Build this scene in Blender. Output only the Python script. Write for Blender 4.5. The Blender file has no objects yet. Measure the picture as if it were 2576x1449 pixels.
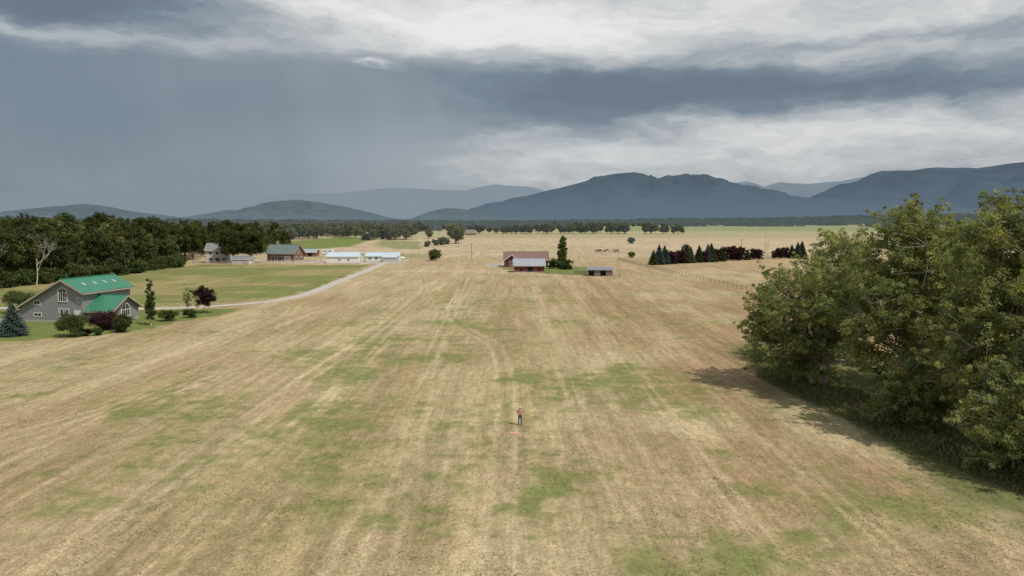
import bpy, math, random
import numpy as np
from mathutils import Vector, Matrix
random.seed(7)
S = bpy.context.scene
R = math.radians
try:
    S.view_settings.view_transform='Standard'; S.view_settings.look='None'; S.view_settings.exposure=0
except Exception as e: print(e)

# ------------------------------------------------------------------ helpers
def link(o, parent=None):
    S.collection.objects.link(o)
    if parent is not None: o.parent = parent
    return o
def empty(name, loc=(0,0,0), rz=0.0, parent=None):
    e = bpy.data.objects.new(name, None); e.empty_display_size=.5
    e.location=loc; e.rotation_euler=(0,0,rz)
    return link(e,parent)

class NT:
    def __init__(s, nt): s.nt=nt; s.n=nt.nodes; s.l=nt.links
    def node(s, t, **k):
        n=s.n.new(t)
        for a,b in k.items(): setattr(n,a,b)
        return n
    def inp(s, sock, v):
        if v is None: return
        if hasattr(v,'is_output'): s.l.new(v, sock)
        else: sock.default_value=v
    def m(s, op, a, b=None, c=None, clamp=False):
        n=s.node('ShaderNodeMath',operation=op); n.use_clamp=clamp
        s.inp(n.inputs[0],a)
        if b is not None: s.inp(n.inputs[1],b)
        if c is not None: s.inp(n.inputs[2],c)
        return n.outputs[0]
    def comb(s,x,y,z=0.0):
        n=s.node('ShaderNodeCombineXYZ'); s.inp(n.inputs[0],x); s.inp(n.inputs[1],y); s.inp(n.inputs[2],z); return n.outputs[0]
    def noise(s, vec, scale=1, detail=4, rough=.55, col=False):
        n=s.node('ShaderNodeTexNoise'); s.inp(n.inputs['Vector'],vec)
        n.inputs['Scale'].default_value=scale; n.inputs['Detail'].default_value=detail; n.inputs['Roughness'].default_value=rough
        return n.outputs['Color' if col else 'Fac']
    def mix(s, f, a, b, blend='MIX'):
        n=s.node('ShaderNodeMix',data_type='RGBA',blend_type=blend)
        s.inp(n.inputs[0],f); 
        for sk,v in ((n.inputs[6],a),(n.inputs[7],b)):
            if isinstance(v,(tuple,list)) and len(v)==3: v=(*v,1)
            s.inp(sk,v)
        return n.outputs[2]
    def ss(s, v, a, b, lo=0.0, hi=1.0):
        n=s.node('ShaderNodeMapRange',interpolation_type='SMOOTHSTEP')
        s.inp(n.inputs['Value'],v); n.inputs['From Min'].default_value=a; n.inputs['From Max'].default_value=b
        n.inputs['To Min'].default_value=lo; n.inputs['To Max'].default_value=hi
        return n.outputs['Result']
    def sep(s,v):
        n=s.node('ShaderNodeSeparateXYZ'); s.inp(n.inputs[0],v); return n.outputs

def newmat(name):
    m=bpy.data.materials.new(name); m.use_nodes=True
    m.node_tree.nodes.clear(); return m, NT(m.node_tree)

def mat(name, col, rough=.7, var=.15, scale=1.5, metal=0.0, ribs=None, spec=.3):
    m,t=newmat(name)
    out=t.node('ShaderNodeOutputMaterial'); b=t.node('ShaderNodeBsdfPrincipled')
    tc=t.node('ShaderNodeTexCoord').outputs['Object']
    n=t.noise(tc,scale,5,.6)
    c=t.mix(n, tuple(x*(1-var) for x in col), tuple(min(1,x*(1+var)) for x in col))
    bump=None
    if ribs:
        ax,per,depth=ribs
        p=t.sep(tc)[ax]
        fr=t.m('FRACT', t.m('DIVIDE',p,per))
        e=t.ss(fr,0.0,.14)
        c=t.mix(e, tuple(x*.55 for x in col), c)
        bn=t.node('ShaderNodeBump'); bn.inputs['Strength'].default_value=depth; bn.inputs['Distance'].default_value=.03
        t.l.new(e,bn.inputs['Height']); bump=bn.outputs[0]
    t.l.new(c,b.inputs['Base Color']); b.inputs['Roughness'].default_value=rough; b.inputs['Metallic'].default_value=metal
    b.inputs['Specular IOR Level'].default_value=spec
    if bump: t.l.new(bump,b.inputs['Normal'])
    t.l.new(b.outputs[0],out.inputs[0]); return m

def leafmat(name, col, trans=.3, haze=0.0):
    m,t=newmat(name)
    out=t.node('ShaderNodeOutputMaterial')
    at=t.node('ShaderNodeAttribute',attribute_name='tint').outputs['Color']
    oi=t.node('ShaderNodeObjectInfo').outputs['Random']
    c=t.mix(1.0,(*col,1),at,'MULTIPLY')
    k=t.m('MULTIPLY_ADD',oi,.5,.75)
    c=t.mix(1.0,c,t.comb(k,t.m('MULTIPLY_ADD',oi,.35,.82),k),'MULTIPLY')
    d=t.node('ShaderNodeBsdfDiffuse'); tr=t.node('ShaderNodeBsdfTranslucent')
    t.l.new(c,d.inputs[0]); t.l.new(t.mix(1.0,c,(1.2,1.25,.6),'MULTIPLY'),tr.inputs[0])
    mx=t.node('ShaderNodeMixShader'); mx.inputs[0].default_value=trans
    t.l.new(d.outputs[0],mx.inputs[1]); t.l.new(tr.outputs[0],mx.inputs[2])
    o=mx.outputs[0]
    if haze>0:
        e=t.node('ShaderNodeEmission'); e.inputs[0].default_value=(.20,.25,.29,1)  # aerial haze on distant leaves, put into the material as a glow
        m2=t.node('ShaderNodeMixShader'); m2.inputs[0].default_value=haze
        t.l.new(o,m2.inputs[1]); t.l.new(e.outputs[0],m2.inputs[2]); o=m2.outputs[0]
    t.l.new(o,out.inputs[0]); return m

class MB:
    def __init__(s): s.v=[]; s.f=[]; s.m=[]
    def add(s,vs,fs,mi=0):
        k=len(s.v); s.v+= [tuple(p) for p in vs]; s.f+=[tuple(i+k for i in f) for f in fs]; s.m+=[mi]*len(fs)
    def box(s,x0,x1,y0,y1,z0,z1,mi=0):
        s.add([(x0,y0,z0),(x1,y0,z0),(x1,y1,z0),(x0,y1,z0),(x0,y0,z1),(x1,y0,z1),(x1,y1,z1),(x0,y1,z1)],
              [(0,3,2,1),(4,5,6,7),(0,1,5,4),(1,2,6,5),(2,3,7,6),(3,0,4,7)],mi)
    def beam(s,p,q,w,h,mi=0):
        p=Vector(p);q=Vector(q);d=(q-p).normalized(); up=Vector((0,0,1)) if abs(d.z)<.95 else Vector((1,0,0))
        a=d.cross(up).normalized()*w/2; b=a.cross(d).normalized()*h/2
        s.add([p-a-b,p+a-b,p+a+b,p-a+b,q-a-b,q+a-b,q+a+b,q-a+b],[(0,1,2,3),(7,6,5,4),(0,4,5,1),(1,5,6,2),(2,6,7,3),(3,7,4,0)],mi)
    def tube(s,p,q,r0,r1,n=8,mi=0):
        p=Vector(p);q=Vector(q);d=(q-p).normalized(); up=Vector((0,0,1)) if abs(d.z)<.9 else Vector((1,0,0))
        a=d.cross(up).normalized(); b=a.cross(d)
        vs=[];
        for c,r in ((p,r0),(q,r1)):
            for i in range(n):
                t=2*math.pi*i/n; vs.append(c+a*(r*math.cos(t))+b*(r*math.sin(t)))
        fs=[(i,(i+1)%n,n+(i+1)%n,n+i) for i in range(n)]+[tuple(range(n-1,-1,-1)),tuple(range(n,2*n))]
        s.add(vs,fs,mi)
    def slab(s,a,b,c,d,th,mi=0):
        a,b,c,d=map(Vector,(a,b,c,d)); n=(b-a).cross(d-a).normalized()*th
        s.add([a,b,c,d,a+n,b+n,c+n,d+n],[(3,2,1,0),(4,5,6,7),(0,1,5,4),(1,2,6,5),(2,3,7,6),(3,0,4,7)],mi)
    def prism(s,poly,ax,a0,a1,mi=0):
        n=len(poly)
        def P(p,a): return (a,p[0],p[1]) if ax=='x' else (p[0],a,p[1])
        vs=[P(p,a0) for p in poly]+[P(p,a1) for p in poly]
        s.add(vs,[tuple(range(n)),tuple(range(2*n-1,n-1,-1))]+[(i,n+i,n+(i+1)%n,(i+1)%n) for i in range(n)],mi)
    def ball(s,c,r,sc=(1,1,1),mi=0,nu=12,nv=8):
        vs=[];fs=[]
        for j in range(nv+1):
            ph=math.pi*j/nv
            for i in range(nu):
                th=2*math.pi*i/nu
                vs.append((c[0]+r*sc[0]*math.sin(ph)*math.cos(th),c[1]+r*sc[1]*math.sin(ph)*math.sin(th),c[2]+r*sc[2]*math.cos(ph)))
        for j in range(nv):
            for i in range(nu):
                fs.append((j*nu+i,(j+1)*nu+i,(j+1)*nu+(i+1)%nu,j*nu+(i+1)%nu))
        s.add(vs,fs,mi)
    def build(s,name,mats,parent=None,loc=(0,0,0),rz=0,smooth=False,fixn=True):
        me=bpy.data.meshes.new(name); me.from_pydata(s.v,[],s.f)
        for mm in mats: me.materials.append(mm)
        me.polygons.foreach_set('material_index',s.m)
        if smooth: me.polygons.foreach_set('use_smooth',[True]*len(s.f))
        if fixn:
            import bmesh
            bm=bmesh.new(); bm.from_mesh(me); bmesh.ops.recalc_face_normals(bm,faces=bm.faces); bm.to_mesh(me); bm.free()
        me.update()
        o=bpy.data.objects.new(name,me); o.location=loc; o.rotation_euler=(0,0,rz)
        return link(o,parent)

def fast_mesh(name, V, Q, mi=None, tint=None, smooth=False, mats=()):
    me=bpy.data.meshes.new(name)
    nv=len(V); nf=len(Q)
    me.vertices.add(nv); me.vertices.foreach_set('co',np.asarray(V,dtype=np.float32).ravel())
    me.loops.add(nf*4); me.loops.foreach_set('vertex_index',np.asarray(Q,dtype=np.int32).ravel())
    me.polygons.add(nf); me.polygons.foreach_set('loop_start',np.arange(0,nf*4,4,dtype=np.int32))
    try: me.polygons.foreach_set('loop_total',np.full(nf,4,dtype=np.int32))
    except Exception: pass
    for mm in mats: me.materials.append(mm)
    if mi is not None: me.polygons.foreach_set('material_index',np.asarray(mi,dtype=np.int32))
    me.polygons.foreach_set('use_smooth',np.full(nf,smooth))
    me.update(calc_edges=True)
    if tint is not None:
        a=me.attributes.new('tint','FLOAT_COLOR','POINT')
        a.data.foreach_set('color',np.asarray(tint,dtype=np.float32).ravel())
    return me

# value noise
def vn(x,y,seed=0):
    x=np.asarray(x,dtype=np.float64);y=np.asarray(y,dtype=np.float64)
    xi=np.floor(x).astype(np.int64); yi=np.floor(y).astype(np.int64); fx=x-xi; fy=y-yi
    fx=fx*fx*(3-2*fx); fy=fy*fy*(3-2*fy)
    def h(a,b):
        k=(a*374761393+b*668265263+seed*144269504)&0xffffffff
        k=((k^(k>>13))*1274126177)&0xffffffff
        return ((k^(k>>16))&0xffff)/65535.0
    return (h(xi,yi)*(1-fx)+h(xi+1,yi)*fx)*(1-fy)+(h(xi,yi+1)*(1-fx)+h(xi+1,yi+1)*fx)*fy
def fbm(x,y,seed=0,o=4):
    s=0;a=.5;t=0
    for i in range(o): s=s+a*vn(x*2**i,y*2**i,seed+i*17); t+=a; a*=.5
    return s/t
def sstep(x,a,b):
    t=np.clip((x-a)/(b-a),0,1); return t*t*(3-2*t)
def inpoly(X,Y,poly):
    r=np.zeros(X.shape,bool); n=len(poly); j=n-1
    for i in range(n):
        xi,yi=poly[i]; xj,yj=poly[j]
        c=((yi>Y)!=(yj>Y))&(X<(xj-xi)*(Y-yi)/((yj-yi) if yj!=yi else 1e-9)+xi)
        r^=c; j=i
    return r
def seg_dist(X,Y,pts):
    d=np.full(X.shape,1e9)
    for (ax,ay),(bx,by) in zip(pts[:-1],pts[1:]):
        dx,dy=bx-ax,by-ay; t=np.clip(((X-ax)*dx+(Y-ay)*dy)/(dx*dx+dy*dy),0,1)
        d=np.minimum(d,np.hypot(X-ax-t*dx,Y-ay-t*dy))
    return d
def smooth_path(pts,n=8):
    out=[]
    P=[pts[0]]+list(pts)+[pts[-1]]
    for i in range(1,len(P)-2):
        p0,p1,p2,p3=[np.array(p,float) for p in P[i-1:i+3]]
        for k in range(n):
            t=k/n
            out.append(tuple(.5*((2*p1)+(-p0+p2)*t+(2*p0-5*p1+4*p2-p3)*t*t+(-p0+3*p1-3*p2+p3)*t**3)))
    out.append(tuple(pts[-1])); return out

# ------------------------------------------------------------------ camera
CAMH=19.2
cam=bpy.data.cameras.new('camera'); co=bpy.data.objects.new('camera',cam); link(co)
cam.sensor_width=36; cam.lens=26.69; cam.clip_start=.5; cam.clip_end=80000
co.location=(0,0,CAMH); co.rotation_euler=(R(90-5.07),0,0); S.camera=co

# ------------------------------------------------------------------ light
SUN_EL=R(56); SUN_AZ=R(130)      # azimuth clockwise from +Y
sd=Vector((math.sin(SUN_AZ)*math.cos(SUN_EL),math.cos(SUN_AZ)*math.cos(SUN_EL),math.sin(SUN_EL)))
sl=bpy.data.lights.new('sun','SUN'); sl.energy=3.4; sl.angle=R(.5); sl.color=(1,.93,.84)
so=bpy.data.objects.new('sun',sl); link(so); so.rotation_euler=(-sd).to_track_quat('-Z','Y').to_euler(); so.location=(60,-40,120)

W=bpy.data.worlds.new('World'); S.world=W; W.use_nodes=True
W.node_tree.nodes.clear(); t=NT(W.node_tree)
out=t.node('ShaderNodeOutputWorld'); bg=t.node('ShaderNodeBackground'); bg.inputs[1].default_value=1.0
sky=t.node('ShaderNodeTexSky',sky_type='NISHITA'); sky.sun_disc=False; sky.sun_elevation=SUN_EL; sky.sun_rotation=SUN_AZ
sky.dust_density=2.0
skyc=t.mix(1.0,sky.outputs[0],(.10,.10,.10),'MULTIPLY')
gx,gy,gz=t.sep(t.node('ShaderNodeTexCoord').outputs['Generated'])
az=t.m('ARCTAN2',gx,gy); rr=t.m('SQRT',t.m('ADD',t.m('MULTIPLY',gx,gx),t.m('MULTIPLY',gy,gy)))
el=t.m('ARCTAN2',gz,rr)
nv1=t.noise(t.comb(t.m('MULTIPLY',az,6.0),t.m('MULTIPLY',el,16.0),3.1),1,8,.62,col=True)
w1,w2,_=t.sep(nv1)
azw=t.m('MULTIPLY_ADD',t.m('SUBTRACT',w1,.5),.24,az)
elw=t.m('MULTIPLY_ADD',t.m('SUBTRACT',w2,.5),.066,el)
def blob(a0,e0,sa,se,A=None,E=None):
    A=azw if A is None else A; E=elw if E is None else E
    a=t.m('DIVIDE',t.m('SUBTRACT',A,a0),sa); e=t.m('DIVIDE',t.m('SUBTRACT',E,e0),se)
    s=t.m('ADD',t.m('MULTIPLY',a,a),t.m('MULTIPLY',e,e))
    return t.m('EXPONENT',t.m('MULTIPLY',s,-1.0))
rain=t.m('MULTIPLY', t.ss(azw,.05,-.15), t.ss(elw,.222,.186))
streak=t.noise(t.comb(t.m('MULTIPLY',azw,2.6),t.m('MULTIPLY',elw,15.0),0.7),1,10,.60)
fine=t.noise(t.comb(t.m('MULTIPLY',azw,11.0),t.m('MULTIPLY',elw,34.0),5.7),1,8,.64)
val=t.m('MULTIPLY_ADD',t.m('SUBTRACT',streak,.5),.85,.61)
val=t.m('MULTIPLY_ADD',t.m('SUBTRACT',fine,.5),.60,val)
BL=[(-.02,.242,.30,.036,.42),(.12,.280,.5,.03,.14),(-.54,.234,.25,.024,-.66),(-.56,.203,.20,.008,.36),
    (.20,.170,.26,.022,-.40),(.50,.158,.22,.016,-.36),(.10,.140,.24,.022,-.48),(.40,.150,.20,.014,-.22),(.02,.180,.20,.020,-.22),(-.03,.105,.12,.025,-.22),
    (.50,.106,.26,.022,.18),(.10,.088,.12,.012,.08),(.42,.245,.25,.026,.08),(.32,.055,.34,.02,.03),
    (.56,.208,.2,.012,-.24),(.30,.208,.12,.008,-.14)]
for a0,e0,sa,se,am in BL:
    val=t.m('MULTIPLY_ADD',blob(a0,e0,sa,se),am,val)
# rain curtain
rs=t.noise(t.comb(t.m('MULTIPLY',t.m('MULTIPLY_ADD',el,.25,az),13.0),t.m('MULTIPLY',el,1.6),9.0),1,3,.5)
rs2=t.noise(t.comb(t.m('MULTIPLY',az,3.0),t.m('MULTIPLY',el,7.0),2.0),1,4,.5)
rv=t.m('MULTIPLY_ADD',t.m('SUBTRACT',rs,.5),.15,.290)
rv=t.m('MULTIPLY_ADD',t.m('SUBTRACT',rs2,.5),.22,rv)
rv=t.m('MULTIPLY_ADD',blob(-.12,.07,.16,.07,az,el),.17,rv)
rv=t.m('MULTIPLY_ADD',blob(-.25,.135,.25,.04,az,el),-.04,rv)
mx=t.node('ShaderNodeMix',data_type='FLOAT'); t.l.new(t.m('MULTIPLY',rain,.96),mx.inputs[0]); t.l.new(val,mx.inputs[2]); t.l.new(rv,mx.inputs[3])
val=mx.outputs[0]
val=t.m('MULTIPLY_ADD',blob(-.183,.198,.028,.005),.38,val)
rp=t.node('ShaderNodeValToRGB'); t.l.new(val,rp.inputs[0]); cr=rp.color_ramp
cr.elements[0].position=0; cr.elements[0].color=(.15,.19,.235,1)
cr.elements[1].position=1; cr.elements[1].color=(.84,.84,.82,1)
for p,c in ((.25,(.192,.243,.298,1)),(.5,(.345,.385,.425,1)),(.72,(.57,.585,.595,1))):
    e=cr.elements.new(p); e.color=c
gap=t.m('MULTIPLY',t.ss(el,.40,.9),t.ss(streak,.55,.7,0,.6))
cov=t.m('ADD',gap,.04)
t.l.new(t.mix(cov,rp.outputs[0],skyc),bg.inputs[0]); t.l.new(bg.outputs[0],out.inputs[0])

# ------------------------------------------------------------------ ground
def axis(core0,core1,step,lo,hi,grow=1.12):
    c=list(np.arange(core0,core1+1e-6,step)); s=step
    x=core1
    while x<hi: s=s*grow; x+=s; c.append(x)
    s=step; x=core0; pre=[]
    while x>lo: s=s*grow; x-=s; pre.append(x)
    return np.array(pre[::-1]+c)
xs=axis(-62,62,.36,-14000,14000,1.07); ys=axis(28,340,1.0,-400,40000,1.035)
XX,YY=np.meshgrid(xs,ys); X=XX.ravel();Y=YY.ravel()
jx=X+ (fbm(X/6,Y/6,5)-.5)*9; jy=Y+(fbm(X/6,Y/6,9)-.5)*9
col=np.empty((len(X),4)); col[:,3]=1
def C(*c): return np.array(c)
straw=C(.325,.258,.142); pale=C(.445,.363,.225); red=C(.290,.195,.112)
n2=sstep(fbm(X/7,Y/45,2),.3,.72)[:,None]
c=straw*(1-n2*.7)+pale*(n2*.7)
redm=(sstep(X+ (fbm(X/10,Y/20,3)-.5)*20,5,22)*sstep(fbm(X/8,Y/18,31),.36,.60)*.80)[:,None]
redm=np.maximum(redm,(sstep(np.hypot((X-20)/18,(Y-215)/60),1.2,.4)*.5*sstep(fbm(X/5,Y/30,32),.3,.6))[:,None])
redm=np.maximum(redm,(.35*sstep(fbm(X/14,Y/30,131),.5,.66))[:,None])
c=c*(1-redm)+red*redm
# mowing swaths running away from the viewpoint
sw_=np.sin((X+ (fbm(X/30,Y/50,88)-.5)*5)*2*math.pi/5.2)*.5+np.sin((X+(fbm(X/20,Y/60,89)-.5)*4)*2*math.pi/1.9)*.35
c=c*(1+(.075*sw_*sstep(fbm(X/14,Y/35,90),.3,.6)*(Y<345))[:,None])
lush=.29+.50*(fbm(X/10,Y/13,6)-.5)*2
for px,py,rx,ry,am in [(2.3,52,2.6,6,.6),(1.1,91,3.2,5,.6),(16,100,2.4,4,.75),(-20,124,6,8,.5),(-37,75,2.6,3.0,.7),(-17.5,73,5,6,.45),(-4,133,6,6,.45),(-10.5,106,5,5,.42),
   (14,43,6,4,.5),(-54,83,4,4,.5),(1,116,2,7,.4),(14.4,63.5,3,3,.4),(-9,48,4,3,.35),(12,84,10,10,.28),(-25,142,18,6,.4),(8,40,5,3,.3),(-22,165,10,6,.3),(24,50,5,4,.35),(-14,60,4,7,.32),(-20,95,9,9,.2),(-30,110,10,6,.25),(17,75,5,6,.25),(3,104,5,14,.2),(6,65,3,8,.2)]:
    lush=lush+am*np.exp(-(((jx-px)/rx)**2+((jy-py)/ry)**2))
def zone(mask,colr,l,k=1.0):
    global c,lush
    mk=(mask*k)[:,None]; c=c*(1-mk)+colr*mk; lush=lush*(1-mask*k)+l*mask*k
zone(sstep(Y,160,320)*1.0*(np.abs(X)<2000),C(.395,.305,.185),.22,.55)
g1=inpoly(jx,jy,[(-54,209),(-57,250),(-61,330),(-136,334),(-156,225),(-140,150),(-110,160),(-67,172)])*1.0
zone(g1,C(.28,.235,.11),.42,.9)
zone(g1*sstep(fbm(X/25,Y/12,44),.42,.58),C(.16,.18,.065),.7,.7)
jx2=X+(fbm(X/3,Y/3,5)-.5)*4; jy2=Y+(fbm(X/3,Y/3,9)-.5)*4
lawn=inpoly(jx2,jy2,[(-125,110),(-96,115),(-81,119),(-70,126),(-65,134),(-64,143),(-59,156),(-60,166),(-75,163),(-95,160),(-130,165)])*1.0
zone(lawn,C(.12,.155,.045),.85,.95)
yard=inpoly(jx2,jy2,[(-62,338),(-50,340),(-50,372),(-128,372),(-128,352),(-100,346)])*1.0
zone(yard,C(.40,.37,.32),0,.85)
zone(inpoly(jx2,jy2,[(-118,455),(-68,450),(-66,490),(-120,495)])*1.0,C(.56,.50,.42),0)
zone(inpoly(jx2,jy2,[(11,276),(30,262),(36,275),(32,312),(16,325),(-4,312),(-3,300)])*1.0,C(.13,.17,.05),.75,.9)
zone(inpoly(jx2,jy2,[(-10,318),(-3,313),(-3,330),(16,335),(16,345),(-6,352),(-12,340)])*1.0,C(.36,.34,.31),0,.9)
zone(inpoly(jx2,jy2,[(-40,300),(0,296),(18,262),(24,262),(24,258),(-10,280),(-45,285)])*1.0,C(.46,.37,.24),.05,.5)
far=sstep(Y,380,430)
zone(far,C(.43,.345,.23),.05)
zone(far*sstep(fbm(X/60,Y/50,14),.5,.62)*(Y<800),C(.37,.31,.20),.25,.7)
zone(inpoly(jx,jy,[(-215,520),(-140,500),(-120,560),(-150,860),(-200,880)])*1.0,C(.17,.24,.07),.8)
zone(inpoly(jx,jy,[(-80,520),(-60,505),(-85,700),(-130,760),(-110,600)])*1.0,C(.2,.23,.09),.6,.7)
zone(inpoly(jx,jy,[(-100,395),(-40,395),(-40,440),(-66,445),(-100,440)])*1.0,C(.2,.22,.09),.5,.6)
zone(sstep(Y,820,860)*sstep(fbm(X/400,Y/300,12),.42,.5),C(.29,.285,.16),.3,.65)
zone(sstep(Y,1300,1400)*(1-sstep(Y,3000,3500))*sstep(X,100,220),C(.23,.26,.13),.3,.9)
zone(sstep(Y,3200,3700),C(.16,.20,.11),.3)
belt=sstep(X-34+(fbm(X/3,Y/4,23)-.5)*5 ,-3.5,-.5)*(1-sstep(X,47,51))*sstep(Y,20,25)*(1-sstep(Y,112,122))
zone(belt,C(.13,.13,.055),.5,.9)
zone(sstep(X,47,50)*(1-sstep(Y,150,180)),C(.33,.225,.125),.1,.8)
def track(pts,w=.9,a=.5):
    global c,lush
    a=a*.78
    d=seg_dist(X,Y,smooth_path(pts,6)); m=np.exp(-((d-w)/.28)**2)*a*sstep(fbm(X/2.5,Y/14,77),.2,.7)
    m=(m*(Y<340))[:,None]; c=c*(1-m)+C(.54,.455,.30)*m; lush=lush*(1-m[:,0])
track([(-.6,30),(-.7,57),(-.5,75),(-.9,93),(-2.9,117),(-8.3,134),(-13,160),(-14,200),(-16,260)],.9,.65)
track([(-25.5,30),(-25.5,82),(-24,117),(-23.7,150),(-23.8,199),(-28,240),(-36.7,294)],.9,.65)
track([(-47,60),(-34,106),(-44,145),(-49,171)],.9,.5)
track([(-7,30),(-9,70),(-11.5,110),(-12.4,150),(-13,230)],.8,.6)
track([(-62,70),(-52,95),(-47,130),(-45,165)],.9,.45)
for k,x0 in enumerate([-56,-50,-45,-41,-37,-33,-29,-21,-17,-11,4.5,8,11,15,19,22,26]):
    track([(x0,30),(x0+math.sin(k)*1.5,90),(x0+math.cos(k*2)*1.8,170),(x0*1.05,330)],.55,.30+.14*math.sin(k*3))
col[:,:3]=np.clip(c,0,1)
nx,ny=len(xs),len(ys)
I=np.arange(nx*ny).reshape(ny,nx)
Q=np.stack([I[:-1,:-1],I[:-1,1:],I[1:,1:],I[1:,:-1]],-1).reshape(-1,4)
V=np.stack([X,Y,np.zeros_like(X)],-1)
gm,t=newmat('dry_grass_ground')
out=t.node('ShaderNodeOutputMaterial'); d=t.node('ShaderNodeBsdfPrincipled'); d.inputs['Roughness'].default_value=.95; d.inputs['Specular IOR Level'].default_value=.05
zc=t.node('ShaderNodeAttribute',attribute_name='tint').outputs['Color']; lu=t.node('ShaderNodeAttribute',attribute_name='lush').outputs['Fac']
pos=t.node('ShaderNodeNewGeometry').outputs['Position']; px,py,pz=t.sep(pos)
st1=t.noise(t.comb(t.m('MULTIPLY',px,.8),t.m('MULTIPLY',py,.04)),1,6,.65)
st2=t.noise(t.comb(t.m('MULTIPLY',px,.22),t.m('MULTIPLY',py,.02),4.),1,4,.6)
st3=t.noise(t.comb(t.m('MULTIPLY',px,2.4),t.m('MULTIPLY',py,.30),7.),1,5,.65)
mot=t.noise(pos,.35,8,.70); fin=t.noise(pos,4.5,5,.75); fin2=t.noise(t.comb(t.m('MULTIPLY',px,1.2),t.m('MULTIPLY',py,.8),2.),1,7,.75)
near=t.ss(py,420,160)
k=t.ss(st1,.30,.70,.84,1.15)
k=t.m('MULTIPLY',k,t.ss(st2,.3,.7,.90,1.10))
k=t.m('MULTIPLY',k,t.ss(st3,.3,.7,.88,1.13))
k=t.m('MULTIPLY',k,t.ss(fin,.25,.75,.60,1.40))
k=t.m('MULTIPLY',k,t.ss(fin2,.3,.7,.80,1.19))
c1=t.mix(1.0,zc,t.comb(k,k,k),'MULTIPLY')
gmask=t.m('ADD',lu,t.m('MULTIPLY',t.m('SUBTRACT',mot,.5),1.9)); gmask=t.m('ADD',gmask,t.m('MULTIPLY',t.m('SUBTRACT',fin,.5),.9))
gmask=t.ss(gmask,.28,.85,0,.85)
gk=t.m('MULTIPLY',t.ss(fin,.25,.75,.6,1.35),t.ss(fin2,.3,.7,.8,1.2))
gc=t.mix(1.0,(.155,.185,.056,1),t.comb(gk,gk,gk),'MULTIPLY')
c2=t.mix(gmask,c1,gc)
wd=t.ss(t.noise(pos,1.6,5,.7),.60,.76,0,.22); c2=t.mix(t.m('MULTIPLY',wd,near),c2,(.15,.15,.06))
t.l.new(c2,d.inputs['Base Color'])
b=t.node('ShaderNodeBump'); b.inputs['Strength'].default_value=.5; b.inputs['Distance'].default_value=.09; t.l.new(t.m('MULTIPLY',fin,near),b.inputs['Height']); t.l.new(b.outputs[0],d.inputs['Normal'])
e=t.node('ShaderNodeEmission'); e.inputs[0].default_value=(.22,.27,.31,1)  # distance haze painted into the ground as emission, stronger with world Y
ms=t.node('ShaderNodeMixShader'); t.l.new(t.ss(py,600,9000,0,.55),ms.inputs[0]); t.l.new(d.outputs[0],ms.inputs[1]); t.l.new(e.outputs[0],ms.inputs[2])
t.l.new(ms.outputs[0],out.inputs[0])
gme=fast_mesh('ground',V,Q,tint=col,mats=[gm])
a=gme.attributes.new('lush','FLOAT','POINT'); a.data.foreach_set('value',lush.astype(np.float32))
link(bpy.data.objects.new('ground',gme))

# ------------------------------------------------------------------ mountains
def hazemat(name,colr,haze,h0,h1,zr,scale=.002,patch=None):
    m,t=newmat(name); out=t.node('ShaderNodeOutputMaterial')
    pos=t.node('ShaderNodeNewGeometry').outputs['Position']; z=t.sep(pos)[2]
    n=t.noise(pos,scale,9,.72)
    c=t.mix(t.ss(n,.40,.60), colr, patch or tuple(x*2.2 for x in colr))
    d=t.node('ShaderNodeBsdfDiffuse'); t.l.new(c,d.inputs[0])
    e=t.node('ShaderNodeEmission'); e.inputs[0].default_value=(*haze,1)  # air haze put into the slope material as emission, varying with height
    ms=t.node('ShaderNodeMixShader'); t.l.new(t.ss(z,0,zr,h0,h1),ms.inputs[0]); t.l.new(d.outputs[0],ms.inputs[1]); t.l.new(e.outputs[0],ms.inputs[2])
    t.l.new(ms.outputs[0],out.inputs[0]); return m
def ridge(name,pts,Yc,depth,m,seed,rough=.3,nsc=700,nx=700,nj=44,edge=4):
    pts=sorted(pts); px=np.array([p[0] for p in pts],float); pz=np.array([p[1] for p in pts],float)
    x=np.linspace(px[0],px[-1],nx); z0=np.interp(x,px,pz)
    z0=z0+(fbm(x/(nsc*.30),x*0,seed+3,6)-.5)*edge*2.6
    s=np.concatenate([np.linspace(1,0,nj),np.linspace(0.15,1,6)]); sg=np.concatenate([-np.ones(nj),np.ones(6)])
    XX,SS=np.meshgrid(x,s); _,SG=np.meshgrid(x,sg)
    yy=Yc+SG*SS*depth; Z=z0[None,:]*(1-SS)**1.15
    wx=XX+(fbm(XX/nsc/1.5,yy/nsc/1.5,seed+9,3)-.5)*nsc*1.2
    rd=1-np.abs(2*fbm(wx/nsc,yy/nsc*.45,seed,6)-1)
    Z=Z+ (rd-.75)*4*np.minimum(SS*1.6,1)*(1-SS)*z0[None,:]*rough
    Z=np.minimum(Z, z0[None,:]*(1-.12*SS))
    Z=np.where(SS>.98,-5,Z)
    V=np.stack([XX.ravel(),yy.ravel(),Z.ravel()],-1); ny=len(s)
    I=np.arange(nx*ny).reshape(ny,nx); Q=np.stack([I[:-1,:-1],I[:-1,1:],I[1:,1:],I[1:,:-1]],-1).reshape(-1,4)
    return link(bpy.data.objects.new(name,fast_mesh(name,V,Q,smooth=True,mats=[m])))
def prof(lst,k,dx=0): return [((u-1288)*k,(555-v)*k+19) for u,v in lst]
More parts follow.
